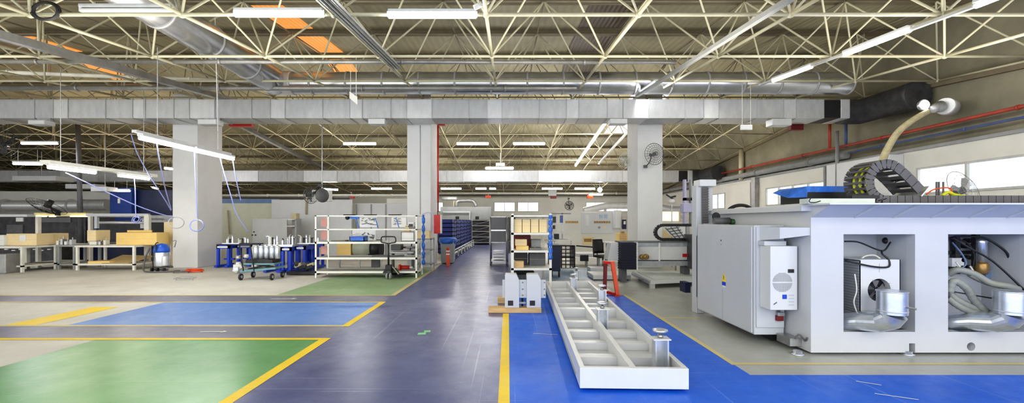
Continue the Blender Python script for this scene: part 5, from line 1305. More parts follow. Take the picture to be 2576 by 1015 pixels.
# ================================================================= rack left of the aisle
d0=12.9; d1=13.75; lx0,lx1=X(792,d0),X(1049,d0)
t = thing('shelf_rack','wide cream open shelf rack with pallet truck before it left of the aisle','shelf rack',((lx0+lx1)/2,d0,0))
for x_ in (lx0,lx1-.045):
    for y_ in (d0,d1): MB().box(x_,x_+.045,y_,y_+.045,0,1.83).build('post','rackwhite',t)
for z_,nm in ((1.83,'top_rail'),(1.43,'middle_rail')):
    m_=MB(); m_.box(lx0,lx1,d0,d0+.03,z_-.03,z_); m_.box(lx0,lx1,d1+.01,d1+.04,z_-.03,z_); m_.box(lx0,lx0+.03,d0,d1,z_-.03,z_); m_.box(lx1-.03,lx1,d0,d1,z_-.03,z_); m_.build(nm,'rackwhite',t)
for z_ in (1.06,.60,.20):
    s_=MB().box(lx0,lx1,d0,d0+.03,z_-.06,z_).box(lx0,lx1,d1+.01,d1+.04,z_-.06,z_).box(lx0,lx0+.03,d0,d1,z_-.06,z_).box(lx1-.03,lx1,d0,d1,z_-.06,z_).build('shelf','rackwhite',t)
    MB().box(lx0+.03,lx1-.03,d0+.03,d1+.01,z_-.03,z_-.01).build('shelf_board','rackboard',s_)
MB().box(lx0+.38,lx0+.41,d0,d0+.03,.6,1.83).build('divider','rackwhite',t)
MB().path([(lx1+.02,d1+.02,.3+i*.06) for i in range(27)],.05,10,rf=lambda q:.045+.016*math.sin(q*37)+.01*math.sin(q*91)).build('film_wrap','bluefilm',t,smooth=True)
for k,(za,zb_) in enumerate(((1.50,1.75),(1.12,1.38),(.68,.92))):
    one(MB().box(X(800,d0),X(816,d0),d0+.2,d0+.205,za,zb_),'pink_sheet','pink','pink paper sheet hanging at the left end of the wide rack, %s' % ['topmost','middle one','lowest'][k],'paper sheet')
# second rack behind to the right
a0,a1=X(1052,14.9),X(1090,14.9)
t = thing('shelf_rack','small grey shelf rack standing in front of the middle column','shelf rack',((a0+a1)/2,14.6,0))
for x_ in (a0,a1-.03):
    for y_ in (14.5,15.1): MB().box(x_,x_+.03,y_,y_+.03,0,1.1).build('post','grey',t)
for z_ in (1.08,.72,.25): MB().box(a0,a1,14.5,15.13,z_-.03,z_).build('shelf','grey',t)
carton(a0+.03,a1-.08,14.6,15.0,1.085,1.34,'yellow box on the small grey rack at the middle column','carton2')
# contents
d=13.2
t=thing('plastic_bin','royal blue plastic bin on the third level of the wide rack','bin',(X(898,d),d,1.06)); 
m_=MB(); x0,x1=X(879,d),X(916,d)
m_.box(x0,x1,d,d+.02,1.06,1.19).box(x0,x1,d+.33,d+.35,1.06,1.19).box(x0,x0+.02,d,d+.35,1.06,1.19).box(x1-.02,x1,d,d+.35,1.06,1.19).box(x0,x1,d,d+.35,1.06,1.075); m_.build('tub','bluefilm',t)
MB().box(x0-.01,x1+.01,d-.01,d+.36,1.185,1.2).build('rim','blue',t)
for px,py,lb in ((880,548,'blue film strip hanging in the wide rack, left one with a black end'),(944,549,'blue film strip hanging in the wide rack, middle one'),(996,547,'blue film strip hanging in the wide rack, right one')):
    t=thing('film_strip',lb,'film strip',P(px,py,d0+.3)); p=P(px,py,d0+.3)
    if px==880: MB().bar(p,p+Vector((.28,0,-.01)),.02,.07).build('sleeve','bluefilm',t); MB().bar(p+Vector((.17,0,0)),p+Vector((.27,0,-.31)),.02,.06).build('strip','bluefilm',t); MB().ball(p+Vector((-.07,0,-.0)),.07,10,6).build('end_knob','black',t)
    else: MB().bar(p,p+Vector((.09,0,-.31)),.02,.05).build('strip','bluefilm',t)
t=thing('picture_board','white board with thin black frame on the third level of the wide rack','board',(X(1023,d),d,1.06)); MB().box(X(1007,d),X(1040,d),d+.1,d+.12,1.06,1.34).build('board','paper',t); f_=MB(); 
xa,xb=X(1007,d),X(1040,d)
f_.box(xa,xb,d+.09,d+.1,1.33,1.345).box(xa,xb,d+.09,d+.1,1.06,1.075).box(xa,xa+.015,d+.09,d+.1,1.06,1.345).box(xb-.015,xb,d+.09,d+.1,1.06,1.345); f_.build('frame','darkgrey',t)
for px,w_,z_,h_,m2,lb in ((1030,14,1.50,.13,'paper','small white instrument on the top level of the wide rack'),(1020,10,1.48,.05,'carton2','small yellow box on the top level of the wide rack'),(1033,16,1.47,.03,'darkgrey','flat dark case on the top level of the wide rack'),(1017,18,1.07+.29,.03,'carton','thin yellow box above the framed board')):
    x0=X(px-w_/2,d); x1=X(px+w_/2,d)
    if z_<1.4: z_=1.35
    t=thing('parts_box',lb,'box',((x0+x1)/2,d+.3,z_)); MB().box(x0,x1,d+.2,d+.5,z_-.03,z_+h_).build('box',m2,t,bevel=.004); MB().box(x0+.02,x1-.02,d+.19,d+.2,z_,z_+h_*.6).build('front_label','dark' if m2=='paper' else 'tan',t)
# partition behind the rack covered with small parts: sheets with dark outlines
d=13.80
t=thing('parts_sheet','white sheet with small dark tools hung behind the wide rack, upper left one','tool sheet',P(920,570,d)); MB().box(X(905,d),X(948,d),d,d+.02,Z(572,d),1.80).build('sheet','paper',t)
random.seed(5)
def tools(t,x0,x1,y0,y1,d,n,m_='darkgrey'):
    k=MB()
    for i in range(n):
        px=x0+random.random()*(x1-x0); py=y0+random.random()*(y1-y0); p=P(px,py,d-.015); a=random.random()*PI
        k.cbox(p,.05+random.random()*.1,.012,.015,Matrix.Rotation(a if random.random()<.4 else 0,3,'Y'))
    k.build('small_tools',m_,t)
tools(t,908,945,550,568,d,16)
t=thing('parts_sheet','white sheet with small dark tools hung behind the wide rack, lower one','tool sheet',P(920,605,d)); MB().box(X(886,d),X(945,d),d,d+.02,Z(605,d),1.40).build('sheet','paper',t); tools(t,912,940,584,600,d,14); tools(t,888,905,584,596,d,6,'steel')
t=thing('parts_sheet','white sheet with small tools hung behind the wide rack, right one','tool sheet',P(1005,570,d)); MB().box(X(985,d),X(1022,d),d,d+.02,Z(572,d),1.80).build('sheet','paper',t); tools(t,990,1010,550,568,d,9)
# beyond the rack: low bench with box, rolls and a black machine
d=15.6
t=thing('roller_bench','low pale bench with yellow box and green drums behind the wide rack','bench',(X(900,d),d,0))
MB().box(X(848,d),X(960,d),d,d+.8,.35,.40).build('bench_top','white2',t)
for px in (850,900,955): MB().box(X(px,d),X(px+3,d),d+.1,d+.15,0,.35).build('leg','steel',t)
carton(X(850,15.8),X(885,15.8),15.7,16.2,.405,.98,'open yellow box on the low bench behind the wide rack','carton')
t=thing('film_roll','pale greenish drum roll on the low bench behind the wide rack','roll',(X(908,15.8),15.8,.405)); MB().tube((X(890,15.8),15.9,.68),(X(932,15.8),15.9,.68),.27,24).build('roll',mat('pale green film',(.50,.52,.42),.4),t,smooth=True)
t=thing('tyre_drum','big black drum behind the wide rack','drum',(X(945,16),16,0)); MB().tube((X(932,16),16,.66),(X(960,16),16,.66),.34,24).build('drum','black',t,smooth=True); MB().box(X(936,16),X(956,16),15.9,16.1,0,.4).build('stand','darkgrey',t)
t=thing('tube_bender','grey and black bench machine behind the pallet truck','bench machine',(X(1005,15.2),15.2,0)); MB().box(X(980,15.2),X(1042,15.2),15.1,15.6,.55,.62).build('bed','steel',t,bevel=.01); MB().box(X(985,15.2),X(1010,15.2),15.1,15.5,.66,.86).build('head','darkgrey',t,bevel=.02); MB().tube((X(1010,15.2),15.3,.76),(X(1045,15.2),15.3,.76),.04,10).build('spindle','steel',t,smooth=True); MB().bar((X(1030,15.2),15.3,.65),(X(1036,15.2),15.3,.95),.04).build('lever','black',t)
for px in (985,1035): MB().box(X(px,15.2),X(px+4,15.2),15.2,15.4,0,.55).build('leg','darkgrey',t)
t=thing('fire_extinguisher','small red extinguisher lying on the lowest level of the wide rack','extinguisher',(X(1012,13.3),13.3,.2)); MB().tube((X(1008,13.3),13.3,.27),(X(1030,13.3),13.3,.27),.055,14).build('cylinder','red',t,smooth=True); MB().tube((X(1008,13.3),13.3,.27),(X(1004,13.3),13.3,.27),.09,14).build('horn','orange',t,smooth=True); MB().tube((X(1030,13.3),13.3,.27),(X(1038,13.3),13.3,.27),.03,10).build('valve','paper',t,smooth=True)
one(MB().path(smoothpts([(X(935,13.1),13.1,.63),(X(955,13.1),13.15,.64),(X(990,13.1),13.1,.63),(X(1015,13.1),13.2,.64)],5),.025,7),'cable','darkgrey','dark cable lying on the fourth level of the wide rack','cable')
t=thing('weld_clamp','flat dark bar tool on the third level of the wide rack','bar tool',(X(845,13),13,1.06)); MB().bar((X(830,13),13.1,1.075),(X(868,13),13.15,1.075),.05,.03).build('bar','darkgrey',t); MB().cbox((X(868,13),13.15,1.08),.08,.06,.04).build('head','black',t)
# dark items on the rack top
for px,lb in ((890,'thin black rod lying on the top rail of the wide rack, left one'),(940,'thin black rod lying on the top rail of the wide rack, middle one'),(1000,'thin black rod lying on the top rail of the wide rack, right one')):
    t=thing('steel_rod',lb,'rod',(X(px,13.3),13.3,1.83)); MB().tube((X(px-14,13.3),12.91,1.845),(X(px+16,13.3),12.93,1.845),.014,8).build('rod','black',t,smooth=True); MB().ball((X(px+16,13.3),12.93,1.85),.022,8,6).build('rod_end','darkgrey',t,smooth=True)
# pallet truck
d=12.55
t=thing('pallet_truck','black hand pallet truck with upright loop handle before the wide rack','pallet truck',(X(977,d),d,0))
cx=X(977,d)
hp=[(cx-.03,d,1.02)]+[(cx-.06,d,1.04),(cx-.19,d,1.06),(cx-.21,d,1.12),(cx-.19,d,1.20),(cx-.12,d,1.22),(cx+.12,d,1.22),(cx+.19,d,1.20),(cx+.21,d,1.12),(cx+.19,d,1.06),(cx+.06,d,1.04),(cx+.03,d,1.02)]
MB().path(smoothpts(hp,3),.018,8).build('loop_handle','black',t,smooth=True)
MB().tube((cx,d+.02,.38),(cx,d,1.05),.028,10).build('drawbar','black',t,smooth=True)
MB().tube((cx+.02,d-.03,1.0),(cx+.02,d-.03,1.19),.01,6).build('release_lever','steel',t,smooth=True)
MB().cbox((cx,d+.05,.34),.17,.16,.16).build('pump_body','black',t,bevel=.02); MB().tube((cx,d+.08,.16),(cx,d+.08,.4),.06,14).build('cylinder','darkgrey',t,smooth=True)
for s in (-1,1): MB().lathe((cx+s*.05-.022,d+.04,.095),[(.07,0),(.09,.005),(.09,.04),(.07,.045)],18,'X').build('wheel','grey',t,smooth=True)
MB().prism([(cx-.22,.16),(cx+.26,.16),(cx+.16,.30),(cx-.14,.30)],'Y',d+.18,d+.26).build('frame','black',t,bevel=.01)
for s in (-.24,.10):
    MB().box(cx+s,cx+s+.16,d+.25,d+1.25,.075,.12).rot(cx,d+.2,-.45).build('fork','black',t,bevel=.01)
MB().bar((cx+.05,d+.1,.40),(cx+.24,d+.2,.13),.04,.03).build('link_arm','tan',t)
# ================================================================= partition rooms
d=19.8
t=thing('partition_room','cream green partition room with a blue top band behind the left column','partition',(X(620,d),d,0))
MB().box(X(470,d),X(700,d),d,d+.1,0,Z(512,d)).build('panel','mint',t); MB().box(X(470,d),X(700,d),d-.01,d+.11,Z(512,d),Z(501,d)).build('top_band','bluebar',t)
MB().tube(P(573,530,d-.08),P(577,590,d-.08),.03,8).build('hose_drop','tan',t,smooth=True)
d=19.0
t=thing('partition_room','white partition room behind the wide shelf rack','partition',(X(820,d),d,0))
MB().box(X(683,d),X(884,d),d,d+.12,0,Z(503,d)).build('panel','white2',t); MB().box(X(882,d),X(1024,d),d+.6,d+.7,0,Z(512,d+.6)).build('panel','white2',t)
for px in (918,922): pass
MB().box(X(960,d),X(1024,d),d+.8,d+.9,0,Z(500,d+.8)).build('panel','wallwhite',t)
for px in (884,922,960): MB().box(X(px,d),X(px+2,d),d+.55,d+.6,0,Z(513,d)).build('joint_strip','grey',t)
MB().tube(P(771,490,d-.06),P(770,540,d-.06),.04,8).build('yellow_drop','tan',t,smooth=True)
d=17.6
t=thing('metal_cabinet','wide pale grey metal cabinet with an open shelf side behind the blue trestles','cabinet',(X(690,d),d,0))
MB().box(X(635,d),X(722,d),d,d+.05,0,Z(551,d)).build('door','grey' if 0 else mat('light warm grey',(.50,.50,.48),.5,var=.04),t)
MB().box(X(722,d),X(742,d),d+.4,d+.45,0,Z(553,d)).build('back_panel',MATS['light warm grey'],t)
for z_ in (.5,1.0,1.45,1.72): MB().box(X(722,d),X(744,d),d,d+.45,z_,z_+.03).build('shelf','wallwhite',t)
MB().box(X(742,d),X(745,d),d,d+.45,0,Z(551,d)).build('side_panel','grey',t)
for k in range(3): MB().lathe((X(630+k*4,d)+.08,d-.02,Z(592-(k%2)*8,d)),[(.03,0),(.03,.02)],10,'Y').build('knob','black',t)
carton(X(732,d),X(745,d),d+.02,d+.3,1.75,1.98,'small brown box on the open side of the grey metal cabinet','tan')
# wall line at back left: wire fan hanging + white box lamp
t=wall_fan('hanging_fan','black wire fan seen edge on above the partition rooms',P(782,492,14.6),.27,Matrix.Rotation(1.05,3,'Z'),'darkgrey','darkgrey','black',Vector((.18,.3,.35)))
t=thing('drum_fan','black round drum fan beside the hanging wire fan','fan',P(812,492,14.7))
c=P(811,492,14.7); MB().lathe(c,[(.04,-.05),(.22,-.03),(.24,0),(.22,.03),(.04,.05)],22,'Y').rot(c.x,c.y,.9).build('drum','darkgrey',t,smooth=True); MB().bar(P(795,490,14.7),P(811,491,14.7),.04).build('arm','black',t)
t=thing('air_conditioner','white box unit behind the hanging fans','wall unit',P(800,507,16)); MB().box(X(784,16),X(828,16),16,16.3,Z(507,16),Z(478,16)).build('housing','paper',t,bevel=.02)
for k in range(5): MB().box(X(795,16),X(806,16),15.98,16,Z(500-k*4.5,16),Z(498-k*4.5,16)).build('vent_slot','darkgrey',t)
MB().tube((X(806,16),16.15,Z(478,16)),(X(806,16),16.15,zl(16)),.02,6).build('rod','steel',t)
# pipes at the top of partitions
pipe('hanging_pipe',P(556,492,21),P(1024,492,21),.05,'rackwhite','pale pipe running above the partition rooms',clamps=6)
pipe('hanging_pipe',P(556,500,22),P(880,499,22),.06,'darkgrey','dark pipe running above the cream green partition room',clamps=4)
pipe('hanging_pipe',P(1105,487,38),P(1580,487,38),.09,'rackwhite','pale pipe running high across the far back wall',clamps=8)
pipe('hanging_pipe',P(1105,492,39),P(1580,492,39),.06,'darkgrey','thin dark pipe below the pale one at the far back wall',clamps=8)
# ================================================================= blue trestles with clamps
def trestle(lb,x0,x1,y0,y1,zt,rz=0):
    cx_,cy_=(x0+x1)/2,(y0+y1)/2; w_=(x1-x0)/2; h_=(y1-y0)/2
    t_=thing('trestle_table',lb,'trestle table',(cx_,cy_,0),rz)
    for sx in (-1,1):
        for sy in (-1,1): MB().box(sx*w_-.04,sx*w_+.04,sy*h_-.04,sy*h_+.04,0.05,zt).build('leg','blue',t_,local=True)
        MB().box(sx*w_-.05,sx*w_+.05,-h_-.15,h_+.15,.02,.09).build('foot_rail','blue',t_,local=True)
    MB().box(-w_-.04,w_+.04,-h_-.04,h_+.04,zt-.12,zt).build('top_frame','blue',t_,local=True)
    MB().box(-w_,w_,-h_-.06,-h_-.045,zt-.09,zt-.03).build('data_plate','paper',t_,local=True) if w_<.3 else MB().box(-.12,.12,-h_-.055,-h_-.04,zt-.09,zt-.04).build('data_plate','paper',t_,local=True)
    MB().box(-w_,w_,-.04,.04,.25,.31).build('stretcher','blue',t_,local=True)
    return t_
def clamps(lb,x0,x1,y,z,n,seed):
    random.seed(seed); t_=thing('clamp_fixture',lb,'clamp fixture',((x0+x1)/2,y,z))
    MB().box(x0,x1,y-.15,y+.15,z,z+.03).build('base_bar','silver',t_)
    for i in range(n):
        x=x0+(x1-x0)*(i+.5)/n; h=.14+random.random()*.18; m_=MB(); yy=y-.1+.2*random.random()
        m_.box(x-.02,x+.02,yy-.02,yy+.02,z+.03,z+h); m_.bar((x,yy,z+h),(x+random.uniform(-.1,.1),yy-.03,z+h+random.uniform(-.03,.06)),.02,.02); m_.ball((x,yy-.02,z+h),.022,8,5)
        m_.build('toggle_clamp',['silver','rackwhite','black','silver'][i%4],t_)
    return t_
trestle('royal blue trestle table at the left, right beside the thick column',X(549,15.8),X(575,15.8),15.8,16.5,.80)
trestle('royal blue trestle table between the thick column and the trolley',X(600,16.2),X(630,16.2),16.2,16.8,.80)
one(MB().box(X(546,15.8),X(632,15.8),15.75,16.6,.805,.84),'steel_plank','darkblue','dark blue plank joining the two left trestle tables','plank')
clamps('row of silver toggle clamps on the two left trestle tables',X(556,15.8),X(620,15.8),16.0,.845,9,1)
trestle('royal blue trestle table behind the silver cylinders on the trolley',X(668,14.2),X(700,14.2),14.3,14.9,.80)
trestle('royal blue trestle table in the middle of the blue group',X(712,14.2),X(730,14.2),14.2,14.8,.82)
trestle('royal blue trestle table next to the wide rack',X(744,14.4),X(762,14.4),14.5,15.2,.84)
trestle('dark blue trestle table at the right end of the blue group',X(770,15),X(784,15),15.3,15.9,.86)
one(MB().box(X(655,14.2),X(735,14.2),14.2,14.9,.835,.86),'steel_plank','silver','silver plank lying on the middle blue trestle tables','plank')
clamps('row of silver toggle clamps on the middle trestle tables',X(658,14.2),X(730,14.2),14.5,.865,12,2)
clamps('row of white and silver toggle clamps on the right trestle tables',X(738,14.5),X(788,14.5),14.9,.90,9,3)
t=thing('steel_drum','upright silver drum between the right blue trestle tables','drum',(X(773,15.6),15.6,0)); MB().tube((X(774,15.8),16.1,.003),(X(774,15.8),16.1,.72),.12,16).build('drum','silver',t,smooth=True)
t=thing('engine_pallet','pile of olive and black machine parts on a dark pallet','machine parts',(X(770,13.9),13.9,0))
MB().box(X(725,13.6),X(796,13.6),13.5,14.0,.02,.12).build('pallet','black',t)
random.seed(9)
for i in range(9):
    p=(X(745+random.random()*48,13.7),13.6+random.random()*.3,.2+random.random()*.14); m_=MB()
    (m_.ball(p,.09,10,6) if i%2 else m_.cbox(p,.22,.14,.1,Matrix.Rotation(random.uniform(-.5,.5),3,'Y'))); m_.build('casting',['black','dark','tan','darkgrey'][i%4],t,smooth=(i%2==1),bevel=0 if i%2 else .015)
# trolley with silver cylinders
d=12.6
t=thing('platform_trolley','teal scissor lift trolley with black loop handle loaded with silver cylinders','trolley',(X(645,d),d,0))
tz=.28
pa,pb=Vector((X(604,12.3),12.2,0)),Vector((X(698,12.9),13.1,0))
x0,x1=X(606,12.5),X(695,12.5)
MB().prism([(x0,.20),(x1,.30),(x1,.36),(x0,.27)],'Y',12.45,13.0).build('chassis','teal',t,bevel=.01)
MB().box(x0+.05,x1-.05,12.48,12.98,.42,.47).build('platform','teal',t,bevel=.01)
MB().bar((x0+.1,12.7,.28),(x1-.2,12.7,.44),.06,.05).build('scissor_arm','black',t); MB().bar((x0+.3,12.75,.42),(x1-.05,12.75,.3),.06,.05).build('scissor_arm','black',t)
for x_,y_ in ((x0+.06,12.4),(x1-.08,12.42),(x0+.06,13.0),(x1-.08,13.0)): 
    w_=MB().lathe((x_-.025,y_,.095),[(.06,0),(.092,.006),(.092,.045),(.06,.05)],18,'X').build('wheel','black',t,smooth=True); MB().lathe((x_-.03,y_,.095),[(.045,0),(.045,.06)],12,'X').build('hub','silver',w_,smooth=True)
hx=[(x0+.05,12.5,.25),(x0-.02,12.48,.9),(x0+.0,12.48,1.12),(x0+.06,12.48,1.16),(x0+.2,12.48,1.17)]
MB().path(smoothpts([(x0+.10,12.46,.25),(x0+.05,12.44,.60),(x0+.01,12.42,.98),(x0+.05,12.42,1.03),(x0+.26,12.42,1.03),(x0+.31,12.42,.98),(x0+.36,12.44,.60),(x0+.40,12.46,.25)],4),.018,8).build('loop_handle','black',t,smooth=True)
one(MB().box(x0+.12,x1-.12,12.52,12.95,.475,.56).box(x0+.2,x1-.25,12.55,12.9,.56,.58),'parts_tray','black','black tray under the silver cylinders on the trolley','tray')
for i in range(5):
    xx=x0+.30+i*.155; t=thing('silver_cylinder','upright silver cylinder on the trolley, %s from the handle end' % ords[i],'cylinder',(xx,12.72,.585),group='silver cylinders on the trolley')
    MB().lathe((xx,12.72,.585),[(.066,0),(.073,.01),(.073,.36),(.066,.37)],18).build('barrel','silver',t,smooth=True); MB().lathe((xx,12.72,.585),[(.077,.32),(.077,.34)],18).build('ring','galv2',t,smooth=True); MB().lathe((xx,12.72,.955),[(.02,0),(.02,.03)],10).build('stub','steel',t,smooth=True)
t=thing('parts_heap','heap of pale machine castings with orange and white pieces left of the trolley','machine parts',(X(590,14),14.2,0))
random.seed(21)
for i in range(12):
    p=(X(578+random.random()*28,14),14+random.random()*.4,.08+random.random()*.5*(1 if i%3 else .4)); m_=MB()
    (m_.lathe(p,[(.06,-.05),(.08,0),(.06,.07)],10) if i%2 else m_.cbox(p,.16,.14,.12,Matrix.Rotation(random.uniform(-.6,.6),3,'Y'))); m_.build('casting',['rackwhite','silver','paper','timber','rackwhite'][i%5],t,smooth=(i%2==1))
t=thing('milk_churn','pale metal can standing behind the silver cylinders','metal can',(X(596,13.6),13.6,0)); MB().lathe((X(597,13.6),14.6,0),[(.13,.45),(.13,.8),(.10,.84),(.10,.88)],16).build('can','galv2',t,smooth=True); MB().box(X(590,13.6),X(604,13.6),14.5,14.7,0.003,.45).build('stool','rackwhite',t)
# ================================================================= vacuum cleaner etc
d=14.6; cx=X(407,d)
t=thing('vacuum_cleaner','silver drum vacuum cleaner with bright blue dome beside the thick column','vacuum cleaner',(cx,d,0))
MB().lathe((cx,d,0),[(.20,.16),(.21,.2),(.21,.62),(.20,.66)],24).build('drum','silver',t,smooth=True)
MB().lathe((cx,d,0),[(.225,.64),(.23,.70),(.20,.82),(.13,.90),(.02,.93)],24).build('dome','bluefilm' if 0 else mat('bright blue plastic',(.02,.12,.62),.35),t,smooth=True)
MB().box(cx-.02,cx+.02,d-.24,d-.22,.68,.90).build('latch','black',t)
MB().lathe((cx+.2,d-.12,0),[(.085,.2),(.09,.22),(.09,.5),(.085,.52)],16).build('side_canister','galv2',t,smooth=True)
MB().path(smoothpts([(cx-.2,d-.1,.1),(cx-.22,d-.1,.5),(cx-.17,d-.05,.9),(cx-.16,d+.05,.95)],4),.016,8).build('push_handle','black',t,smooth=True)
MB().path(smoothpts([(cx+.28,d,.12),(cx+.30,d,.8),(cx+.36,d-.02,.98),(cx+.5,d-.04,1.02),(cx+.42,d,.8)],4),.014,8).build('wand','steel',t,smooth=True)
MB().path(smoothpts([(cx-.22,d-.2,.8),(cx-.33,d-.25,.5),(cx-.36,d-.3,.1),(cx-.1,d-.4,.03),(cx+.4,d-.35,.03),(cx+.75,d-.2,.03)],6),.025,8).build('suction_hose','darkgrey',t,smooth=True)
MB().tube((cx-.2,d-.05,.06),(cx+.24,d-.05,.06),.03,10).build('axle','darkgrey',t,smooth=True)
for s in (-.18,.0,.22): MB().lathe((cx+s-.02,d-.18,.07),[(.05,0),(.07,.006),(.07,.034),(.05,.04)],16,'X').build('wheel','black',t,smooth=True)
MB().box(cx-.2,cx+.28,d-.1,d+.14,.11,.16).build('base','darkgrey',t,bevel=.01)
random.seed(2)
def coil(lb,px,py,d,r,turns,m_,rad=.012,flat=.55,nm='cable_coil',cat='cable'):
    c=Vector((X(px,d),d,rad+.003)); pts=[]
    for i in range(turns*14): a=2*PI*i/14; rr=r*(.6+.4*random.random()*.6+.3*math.sin(a*.37)**2); pts.append(c+Vector((rr*math.cos(a),rr*flat*math.sin(a),.05*abs(math.sin(a*.31))+.01*(i//14))))
    t_=thing(nm,lb,cat,c); MB().path(smoothpts(pts,2),rad,6).build('coil',m_,t_,smooth=True); return t_
coil('tangled orange red cable heap on the floor before the thick column',490,684,14.3,.28,6,'orange')
coil('thin pale cable tangle on the concrete floor in front of the vacuum cleaner',465,706,12.4,.3,3,'grey',.006)
coil('thin dark cable on the floor at the foot of the vacuum cleaner',455,686,14.1,.3,3,'darkgrey',.008)
# ================================================================= benches at the left
def bench(lb,pxa,pxb,d,dep,zt,zs,m='rackwhite',rz=0,extra=()):
    x0,x1=X(pxa,d),X(pxb,d); t_=thing('work_bench',lb,'work bench',((x0+x1)/2,d,0))
    for x_ in [x0,x1-.07]+[X(e,d) for e in extra]:
        for y_ in (d,d+dep-.07): MB().box(x_,x_+.07,y_,y_+.07,0,zt-.06).build('leg',m,t_)
    MB().box(x0-.02,x1+.02,d-.02,d+dep,zt-.06,zt).build('bench_top',m,t_,bevel=.006)
    MB().box(x0,x1,d,d+dep,zs-.05,zs).build('lower_shelf',m,t_)
    return t_
bench('cream work bench with a large yellow carton beside the vacuum cleaner',190,338,14.9,1.1,.84,.22)
bench('cream work bench at the far left with long yellow cartons',-30,56,14.3,1.2,.84,.22)
bench('cream work bench continuing behind the far left one',62,140,15.3,1.2,.84,.22)
d=15.2
for px0,px1,d_,py0,py1,lb,m_ in ((292,394,15.2,586,613,'large open yellow carton on the bench beside the vacuum cleaner','carton'),(16,92,14.9,589,614,'long yellow carton with a white label on the far left bench','carton2'),(96,134,15.7,588,614,'yellow carton beyond the upright post on the left benches','carton2'),(219,241,15.2,580,602,'small tan box raised on a stand on the bench','carton2'),(-5,10,14.8,592,612,'white box at the left edge of the far left bench','paper')):
    zt_=.845; carton(X(px0,d_),X(px1,d_),d_,d_+.55,zt_ if px0!=219 else .98,Z(py0,d_),lb,m_)
one(MB().box(X(310,15.6),X(372,15.6),15.76,15.8,.845,Z(580,15.6)),'cardboard_flap','carton','raised cardboard flap standing behind the large yellow carton','cardboard')
one(MB().box(X(50,14.9),X(66,14.9),14.888,14.895,Z(607,14.9),Z(592,14.9)),'paper_label','paper','white printed label on the long yellow carton','label')
t=thing('box_stand','small pale stand under the raised tan box','stand',(X(230,15.2),15.2,.845)); MB().box(X(221,15.2),X(239,15.2),15.25,15.7,.845,.97).build('stand','wallwhite',t,bevel=.01)
one(MB().box(X(228,15.1),X(282,15.1),15.0,15.5,.22,.30),'cardboard_sheet','carton','yellow cardboard sheet lying on the lower shelf of the bench','cardboard')
mm=MB().add([Vector((X(262,15.1),15.0,.225)),Vector((X(330,15.1),15.0,.225)),Vector((X(345,15.1),15.9,.40)),Vector((X(258,15.1),15.9,.44)),Vector((X(262,15.1),15.0,.24)),Vector((X(330,15.1),15.0,.24)),Vector((X(345,15.1),15.9,.415)),Vector((X(258,15.1),15.9,.455))],[(0,3,2,1),(4,5,6,7),(0,1,5,4),(1,2,6,5),(2,3,7,6),(3,0,4,7)])
one(mm,'plywood_sheet','ply','brown plywood sheet slanting on the lower shelf of the bench','plywood')
# upright posts of the bench superstructure
for px,d_,lb in ((368,16.2,'thick cream upright post behind the large yellow carton'),(92,15.8,'cream upright post between the left cartons'),(224,17.2,'thin cream upright post behind the raised tan box')):
    t=thing('steel_post',lb,'post',(X(px,d_),d_,0)); w_=.09 if px==368 else .05; MB().box(X(px,d_)-w_,X(px,d_)+w_,d_,d_+.12,0,Z(541 if px!=92 else 545,d_)).build('post','rackwhite',t,bevel=.005); MB().box(X(px,d_)-w_-.04,X(px,d_)+w_+.04,d_-.03,d_+.15,0.003,.02).build('foot_plate','rackwhite',t)
t=thing('overhead_frame','pale overhead frame with roller tube above the work bench','overhead frame',P(300,545,16.5))
MB().box(X(222,16.4),X(378,16.4),16.3,16.4,Z(545,16.4),Z(538,16.4)).build('top_bar','cabinet',t)
MB().tube(P(250,544,16.8),P(372,544,16.8),.06,12).build('roller','silver',t,smooth=True); MB().tube(P(250,561,16.8),P(366,561,16.8),.045,12).build('roller','galv2',t,smooth=True)
MB().box(X(243,17),X(250,17),16.9,17,Z(575,17),Z(538,17)).build('side_plate','cabinet',t); MB().box(X(362,17),X(372,17),16.9,17,Z(575,17),Z(538,17)).build('side_plate','cabinet',t)
# long yellow lit bar
t=thing('lit_canopy','long yellow canopy bar with lit strips above the left benches','canopy',P(150,545,17.5))
MB().box(X(92,17.5),X(222,17.5),17.4,17.7,Z(545,17.5),Z(536,17.5)).build('canopy',mat('pale yellow paint',(.62,.55,.28),.5),t)
for a,b in ((92,118),(125,141),(178,220)): MB().box(X(a,17.4),X(b,17.4),17.37,17.4,Z(546,17.4),Z(543.5,17.4)).build('lit_strip',mat('warm lit strip',(1,.9,.6),.5,emit=5,emit_col=(1,.86,.5)),t)
t=thing('light_canopy','white canopy bar at the far left edge above the bench','canopy',P(30,545,15)); MB().box(X(-20,15),X(68,15),15.0,15.25,Z(546,15),Z(540,15)).build('canopy','cabinet',t); MB().box(X(-20,15),X(-14,15),15.05,15.15,.0,Z(546,15)).build('post','rackwhite',t)
M['bluehousing']=mat('royal blue housing paint',(.015,.05,.25),.5)
# dark machines behind
def darkm(lb,px0,px1,d_,dep,py,nm='press_machine',m_='dark',cat='machine',parts=()):
    t_=thing(nm,lb,cat,(X((px0+px1)/2,d_),d_,0)); MB().box(X(px0,d_),X(px1,d_),d_,d_+dep,0,Z(py,d_)).build('housing',m_,t_,bevel=.02)
    for i,(a,b,c1,c2,mm_) in enumerate(parts): MB().box(X(a,d_),X(b,d_),d_-.05,d_,Z(c2,d_),Z(c1,d_)).build('panel' if (b-a)>25 else 'gauge',mm_,t_)
    return t_
darkm('long black machine wall behind the far left benches',-60,215,20,1.5,545,parts=((20,60,566,590,'darkgrey'),(43,60,548,558,'paper'),(100,180,548,560,'darkgrey')))
darkm('black open machine behind the large yellow carton',212,400,20.2,1.5,556,parts=((230,245,576,600,'bluepipe'),(250,262,578,600,'bluepipe'),(268,276,580,604,'paper'),(355,359,560,575,'paper')))
